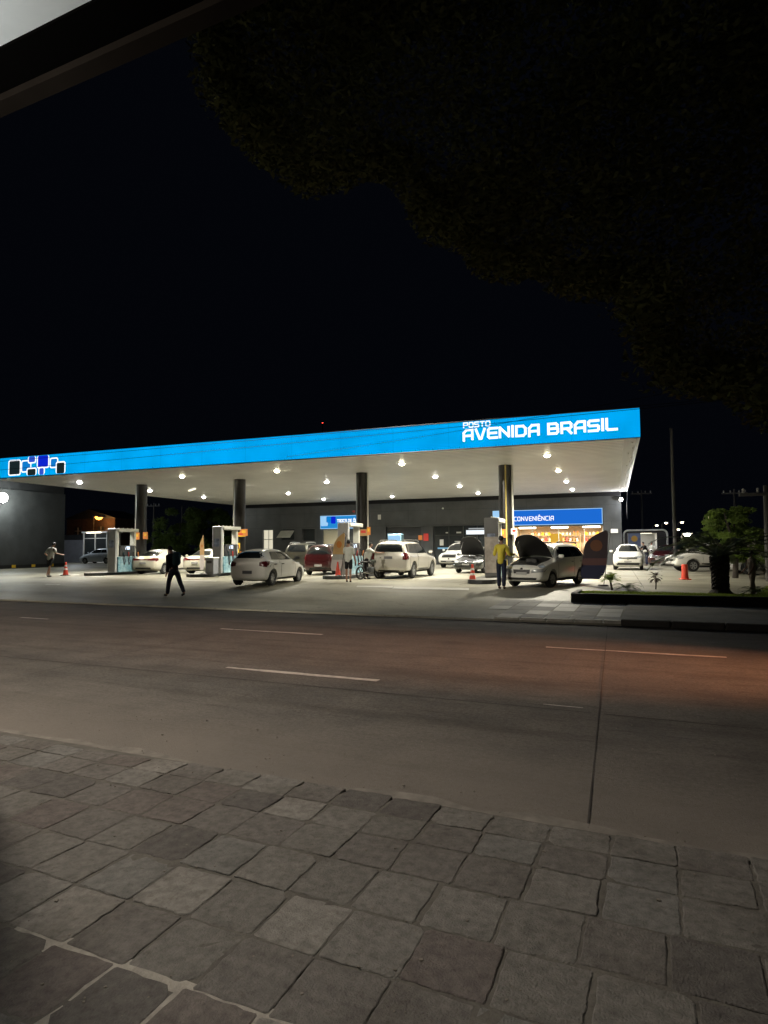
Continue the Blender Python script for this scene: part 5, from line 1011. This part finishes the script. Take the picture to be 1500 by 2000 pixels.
def frond(L, el, az, droop, m, nl=26, wl=.22, nm='frond', par=None, base=(0, 0, 0), tw=.02):
    r = MB(); pts = []; p = Vector(base); e = el
    for i in range(13):
        pts.append(p.copy()); d = Vector((cos(az)*cos(e), sin(az)*cos(e), sin(e))); p = p+d*L/12; e -= droop/12*(1+i*.12)
    r.tube(pts, [tw*(1-.07*i) for i in range(13)], 5)
    side = Vector((-sin(az), cos(az), 0))
    for k in range(nl):
        f = .12+.88*k/nl; i = min(11, int(f*12)); q = pts[i].lerp(pts[i+1], f*12-i); d = (pts[i+1]-pts[i]).normalized(); upn = side.cross(d)*-1
        l = wl*(1-.65*abs(f-.45))*(1 if f < .9 else .6)
        for s in (-1, 1):
            tip = q+(side*s*.85+d*.55+Vector((0, 0, -.12+rnd.uniform(-.1, .1))))*l; w_ = d*.016
            r.quad([q-w_, q+w_, tip]) if False else r.quad([q-w_, q+w_, q.lerp(tip, .6)+w_*.7, tip, q.lerp(tip, .6)-w_*.7])
    return r.build(nm, m, par)
def st_thing(name, lab, cat, p, z=None): return thing(name, lab, cat, p.x, p.y, p.z if z is None else z)
p = SGd(1408, 1164)
t = thing('palm', 'low dark palm with thick trunk standing in the grass bed', 'palm tree', p.x, p.y, zg+.15)
r = MB(); r.lathe([(.36, 0), (.30, .06), (.20, .16), (.18, .5), (.19, .8), (.22, 1.0), (.14, 1.12)], 16); rr = random.Random(2)
for k in range(150):
    a = k*2.399; z = .12+.95*k/150; R0 = .185+.03*(z > .7); r.box((cos(a)*R0, sin(a)*R0, z), (.12, .09, .06), mx=Matrix.Rotation(a, 4, 'Z') @ Matrix.Rotation(-.7, 4, 'Y'))
r.build('trunk', MT['bark'], t, smooth=False)
for k in range(22):
    a = k*2.399+.3; ring = k/22; frond(rnd.uniform(1.7, 2.3), radians(14+34*ring), a, radians(44+6*ring), MT['palm'], 50, .27, par=t, base=(cos(a)*.1, sin(a)*.1, 1.1+.1*ring))
def leaf_cloud(mb_, centers, n, sz, rnd, up=.3):
    for _ in range(n):
        c, rad = rnd.choice(centers) if not isinstance(centers, tuple) else centers
        d = Vector((rnd.gauss(0, 1), rnd.gauss(0, 1), rnd.gauss(0, 1))).normalized(); rr_ = rnd.random()**.45
        q = Vector(c)+Vector((d.x*rad[0], d.y*rad[1], d.z*rad[2]))*rr_
        a = Vector((rnd.gauss(0, 1), rnd.gauss(0, 1), rnd.gauss(0, .5))).normalized(); b = a.orthogonal().normalized(); b = (b*cos(rnd.uniform(0, 6))+a.cross(b)*sin(rnd.uniform(0, 6))).normalized(); s = sz*rnd.uniform(.6, 1.3)
        mb_.quad([q-a*s, q+b*s*.42, q+a*s, q-b*s*.42])
def tree(name, lab, u, v, z, tr_pts, tr_r, centers, n, sz, m, limbs=(), seed=1, cat='tree'):
    t = thing(name, lab, cat, u, v, z); r = MB(); r.tube(tr_pts, tr_r, 10)
    for l in limbs: r.tube(l, [.09, .06, .025][:len(l)] if len(l) <= 3 else .05, 6)
    r.build('trunk', MT['bark'], t, smooth=True); c = MB(); leaf_cloud(c, centers, n, sz, random.Random(seed)); c.build('crown', m, t); return t
# bushy tree at right
a = SV(1435, 1100, 6.0); zt = SV(1425, 975, 6.0).z; rnd2 = random.Random(9); cs = []
for k in range(46):
    f = rnd2.random(); hz = .75+f*(zt-1.35); wd = 1.75*(1-.72*max(0, f-.35)/.65)*(.75+.25*min(1, f/.3)); an = rnd2.uniform(0, 6.28); rr_ = wd*rnd2.random()**.6
    cs.append(((rr_*cos(an)*.95-.15*(f), rr_*sin(an)*.8, hz), (rnd2.uniform(.28, .5), rnd2.uniform(.28, .5), rnd2.uniform(.13, .24))))
tree('bushy_tree', 'round leafy green tree behind the palm at right', a.x, 6.0, .33, [(0, 0, 0), (.05, 0, .8), (0, .05, 1.6), (.05, 0, 2.6)], [.13, .11, .08, .03], cs, 15000, .065, MT['leaf2'], [[(0, 0, .9), (.5, .2, 1.6), (.9, .3, 2.2)], [(0, 0, .8), (-.5, .1, 1.4), (-1, 0, 1.9)], [(0, 0, 1.2), (-.2, -.4, 2), (-.4, -.5, 2.8)]], 3)
# small plants in the bed
def tuft(px, py, lab, kind):
    p = SGd(px, py); w_ = W(p.x, p.y); t = thing('bed_plant', lab, 'plant', p.x, p.y, zg+.17)
    if kind == 0:
        r = MB(); r.tube([(0, 0, 0), (-.04, 0, .22), (-.06, 0, .34)], [.035, .03, .02]); r.build('stem', MT['bark'], t)
        for k in range(20): frond(.42, radians(25+3*k), k*2.4, radians(60), MT['leaf2'], 10, .13, par=t, base=(-.05, 0, .3), tw=.006)
    elif kind == 1:
        for k in range(14): frond(.55, radians(12+3*k), k*2.4, radians(50), MT['palm'], 12, .12, par=t, base=(0, 0, .02), tw=.006)
    else:
        r = MB(); r.tube([(0, 0, 0), (.02, 0, .3), (0, 0, .45)], [.02, .016, .012]); r.build('stem', MT['bark'], t)
        for k in range(14): frond(.26, radians(-20+6*k), k*2.4, radians(40), mat('plum_leaf', (.04, .022, .018), .6) if k == 0 else bpy.data.materials['plum_leaf'], 8, .10, par=t, base=(0, 0, .36+.008*k), tw=.006)
tuft(1196, 1157, 'spiky yucca-like tuft, leftmost plant in the grass bed', 0); tuft(1224, 1153, 'low spreading dark fern in the grass bed beside the spiky tuft', 1); tuft(1281, 1154, 'small reddish dark plant in the middle of the grass bed', 2); tuft(1478, 1163, 'small dark round plant in the grass near the rightmost pole', 1)
# background trees on the left behind the canopy
for (px, pyt, v, wd, lab, n, sd) in ((352, 1000, 34, 3.0, 'dark leafy tree seen between the leftmost pillars', 7000, 5), (395, 985, 33, 3.0, 'green lit leafy tree left of the station building', 9000, 6), (438, 990, 36, 3.0, 'dim leafy tree just left of the second pillar', 7000, 7), (330, 1035, 30, 2.2, 'low dark bush below the trees between the leftmost pillars', 4000, 8), (425, 1045, 28, 2.6, 'low dark bush at the left end of the station building', 4000, 12)):
    p = SV(px, pyt, v); H = p.z-.3; rn = random.Random(sd); cs = [((rn.gauss(0, .45)*wd, rn.gauss(0, .4)*wd, H*(.35+.55*rn.random())), (rn.uniform(.5, 1.1), rn.uniform(.5, 1.1), rn.uniform(.35, .7))) for _ in range(22)]
    tree('background_tree' if H > 3 else 'bush', lab, p.x, v, .3, [(0, 0, 0), (.1, 0, H*.4), (0, 0, H*.8)], [.18, .14, .05], cs, n, .13, MT['leaf2'], [], sd, 'tree' if H > 3 else 'bush')
for k, (px, pyt, v, wd, lab) in enumerate(((1355, 1050, 26, 2.4, 'dark low shrub behind the white pickup'), (1420, 1055, 24, 2.6, 'dark low shrub behind the pale grey sedan'), (1485, 1040, 28, 2.6, 'dark shrub at the far right behind the pole'))):
    p = SV(px, pyt, v); H = max(1.2, p.z-.3); rn = random.Random(40+k); cs = [((rn.gauss(0, .45)*wd, rn.gauss(0, .3)*wd, H*(.3+.6*rn.random())), (.6, .6, .35)) for _ in range(14)]
    tree('bush', lab, p.x, v, .3, [(0, 0, 0), (0, 0, H*.6)], [.1, .04], cs, 3500, .12, MT['leaf'], [], 50+k, 'bush')
# ------------------------------------------------------------------ big street tree overhead
t = tag(bpy.data.objects.new('street_tree', None), 'huge dark spreading street tree whose crown hangs over the upper right', 'tree'); COL.objects.link(t); t.location = (7.5, 2.6, .05)
r = MB(); r.tube([(0, 0, 0), (.1, .05, 1.2), (-.1, .1, 2.6), (-.3, .2, 3.8)], [.42, .34, .30, .26], 14)
lb = [[(-.3, .2, 3.6), (-2, 1.2, 5.4), (-4.5, 2.8, 7.2), (-7.5, 3.6, 8.4)], [(-.3, .2, 3.8), (-1.2, 2.6, 5.6), (-2.4, 5, 6.8), (-3.4, 7, 7.2)], [(-.3, .2, 3.8), (.5, 3, 5.2), (.2, 6.4, 6.2)], [(-.3, .2, 3.8), (-1.5, -.5, 6.2), (-4, .4, 8.8)], [(-.3, .2, 3.8), (1.4, -1, 6), (3, -2, 8)]]
for l in lb: r.tube(l, [.2, .14, .09, .04][:len(l)], 8)
r.build('trunk', MT['bark'], t, smooth=True)
# crown clumps: layered pads of foliage, lower rim following the hanging branches
rim = [(395, 70), (400, 170), (440, 250), (470, 300), (520, 340), (580, 385), (640, 365), (700, 345), (750, 360), (800, 430), (830, 480), (900, 500), (930, 550), (990, 555), (1050, 540), (1100, 590), (1160, 585), (1225, 590), (1235, 670), (1260, 730), (1310, 790), (1370, 770), (1430, 800), (1480, 850), (1540, 840)]
cs = []; rn = random.Random(21); base = t.location
inside = []
for k in range(len(rim)-1):
    (xa_, ya_), (xb_, yb_) = rim[k], rim[k+1]
    for s_ in range(3):
        f = (s_+rn.random())/3; px = xa_+(xb_-xa_)*f; py = ya_+(yb_-ya_)*f
        dist = 8.5+rn.uniform(-1.0, 2.0)-(px > 1200)*1.0; off = 42*8.5/dist
        px2 = px+off*.75 if px < 1000 or px > 1225 else px+10; py2 = py-off
        q = CAM+ray(px2, py2).normalized()*dist; cs.append((q-base, (.34, .34, .26)))
for _ in range(520):
    px = rn.uniform(430, 1800); py = rn.uniform(-420, 820)
    lim_y = 90
    for (xa_, ya_), (xb_, yb_) in zip(rim[:-1], rim[1:]):
        if xa_ <= px <= xb_: lim_y = ya_+(yb_-ya_)*(px-xa_)/max(1, xb_-xa_)
    if px > 1540: lim_y = 840
    if py > lim_y-75: continue
    dist = rn.uniform(7.5, 14); q = CAM+ray(px, py).normalized()*dist
    if q.z > 3.2: cs.append((q-base, (rn.uniform(.5, .9), rn.uniform(.5, .9), rn.uniform(.3, .55))))
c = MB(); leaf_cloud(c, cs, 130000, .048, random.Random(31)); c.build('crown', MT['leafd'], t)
# ------------------------------------------------------------------ porch roof above the camera, and its lamp
zp = 3.0; e1_ = G(0, 213, zp); e2_ = G(0, 185, zp)
t = tag(bpy.data.objects.new('porch_roof', None), 'dark edge of a porch roof with pale ceiling in the top left corner', 'roof'); COL.objects.link(t)
yo = (G(0, 213, zp).y+G(580, 0, zp).y)/2
yc = G(100, 46, zp+.02).y
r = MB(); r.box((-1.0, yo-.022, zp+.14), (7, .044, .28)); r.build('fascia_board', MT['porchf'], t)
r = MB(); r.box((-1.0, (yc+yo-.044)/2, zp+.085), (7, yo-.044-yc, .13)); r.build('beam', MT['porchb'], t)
r = MB(); r.box((-1.0, yc-1.602, zp+.05), (7, 3.2, .05)); r.build('ceiling', MT['porchc'], t)
r = MB(); r.box((-1.0, yo-1.7, zp+.32), (7.1, 3.6, .06)); r.build('roof_sheet', MT['dgrey2'], t)
t2 = tag(bpy.data.objects.new('porch_lamp', None), 'round white lamp under the porch ceiling behind the viewer', 'ceiling lamp'); COL.objects.link(t2); t2.location = (-1.7, -.1, zp-.03)
r = MB(); r.lathe([(.16, .05), (.16, 0), (.10, -.05), (0, -.06)], 16); r.build('diffuser', MT['lamp'], t2, smooth=True)
ld = bpy.data.lights.new('porch_light', 'POINT'); ld.energy = P_PORCH; ld.color = (1, .90, .76); ld.shadow_soft_size = .12; lo = bpy.data.objects.new('porch_light', ld); COL.objects.link(lo); lo.parent = t2; lo.location = (0, 0, -.6)
t3 = tag(bpy.data.objects.new('ceiling_fill_uplight', None), 'small unseen uplight added to brighten the pale porch ceiling', 'fill light'); COL.objects.link(t3); t3.location = (-1.75, .25, 2.2)  # unseen uplight, added only to lift the porch ceiling
r = MB(); r.lathe([(.04, -.1), (.08, 0), (.09, .05)], 14, cap=False); r.build('shade', MT['dgrey2'], t3, smooth=True); r = MB(); r.lathe([(0, .02), (.05, .03), (.06, .0)], 12); r.build('bulb', MT['lamp'], t3)
ld = bpy.data.lights.new('uplight', 'SPOT'); ld.energy = 34; ld.color = (.95, 1, 1); ld.spot_size = radians(125); ld.spot_blend = .6; ld.shadow_soft_size = .05; lo = bpy.data.objects.new('uplight', ld); COL.objects.link(lo); lo.parent = t3; lo.location = (0, 0, .08); lo.rotation_euler = (pi, 0, 0)
t4 = MB(); t4.box((0, 0, 2.75), (.2, 3.3, 5.5)); tag(t4.build('shadow_caster_wall', MT['greyl'], loc=(-5.62, 1.93, 0)), 'tall unseen wall added to cast a shadow over the near paving', 'wall')  # unseen blocker, added to throw a shadow wedge across the paving
# street lamps outside the frame light road and paving; one added flood fills cars
def big_lamp(lab, loc, power, colr, tilt=(0, 0), size=150, blend=.6):
    t = tag(bpy.data.objects.new('street_lamp', None), lab, 'street lamp'); COL.objects.link(t); t.location = (loc[0], loc[1], 0); H = loc[2]
    r = MB(); r.tube([(0, -1.4, 0), (0, -1.4, H-.6), (0, -1.0, H), (0, 0, H+.1)], [.09, .07, .05, .04], 8); r.build('post', MT['pole'], t, smooth=True); r = MB(); r.box((0, .2, H+.1), (.3, .7, .12), bev=.04); r.build('housing', MT['grey'], t)
    r = MB(); r.box((0, .25, H+.025), (.2, .45, .03)); r.build('lens', MT['lamp_w'], t)
    ld = bpy.data.lights.new('street_light', 'SPOT'); ld.energy = power; ld.color = colr; ld.shadow_soft_size = .14; ld.spot_size = radians(size); ld.spot_blend = blend
    lo = bpy.data.objects.new('street_light', ld); COL.objects.link(lo); lo.parent = t; lo.location = (0, .25, H-.06); lo.rotation_euler = (tilt[0], tilt[1], 0); return t
big_lamp('warm street lamp on the near side of the road, left of the porch', (-7.3, 4.30, 7.6), P_STREET*5, (1, .87, .73), size=128, blend=.5)
big_lamp('warm street lamp farther left along the near side of the road', (-24, 2.6, 9), P_STREET*13, (1, .82, .64), size=150)
t = big_lamp('unseen fill floodlight left of the porch, added to brighten the forecourt cars', (-14.5, 3.0, 8.5), P_STREET*28, (1, .92, .76), size=44, blend=.8)  # added fill flood, aimed to lift the car fronts
lo = [c for c in t.children if c.type == 'LIGHT'][0]
lo.rotation_euler = (Vector((-6.5, 27, 1))-(t.location+lo.location)).to_track_quat('-Z', 'Y').to_euler()
t = big_lamp('orange sodium lamp on a low post beyond the right edge of the road', (14, 9.6, 4.6), P_SODIUM*15, (1, .40, .19), size=21, blend=1)
lo = [c for c in t.children if c.type == 'LIGHT'][0]
lo.rotation_euler = (Vector((-1.4, 10.1, 0))-(t.location+lo.location)).to_track_quat('-Z', 'Y').to_euler()
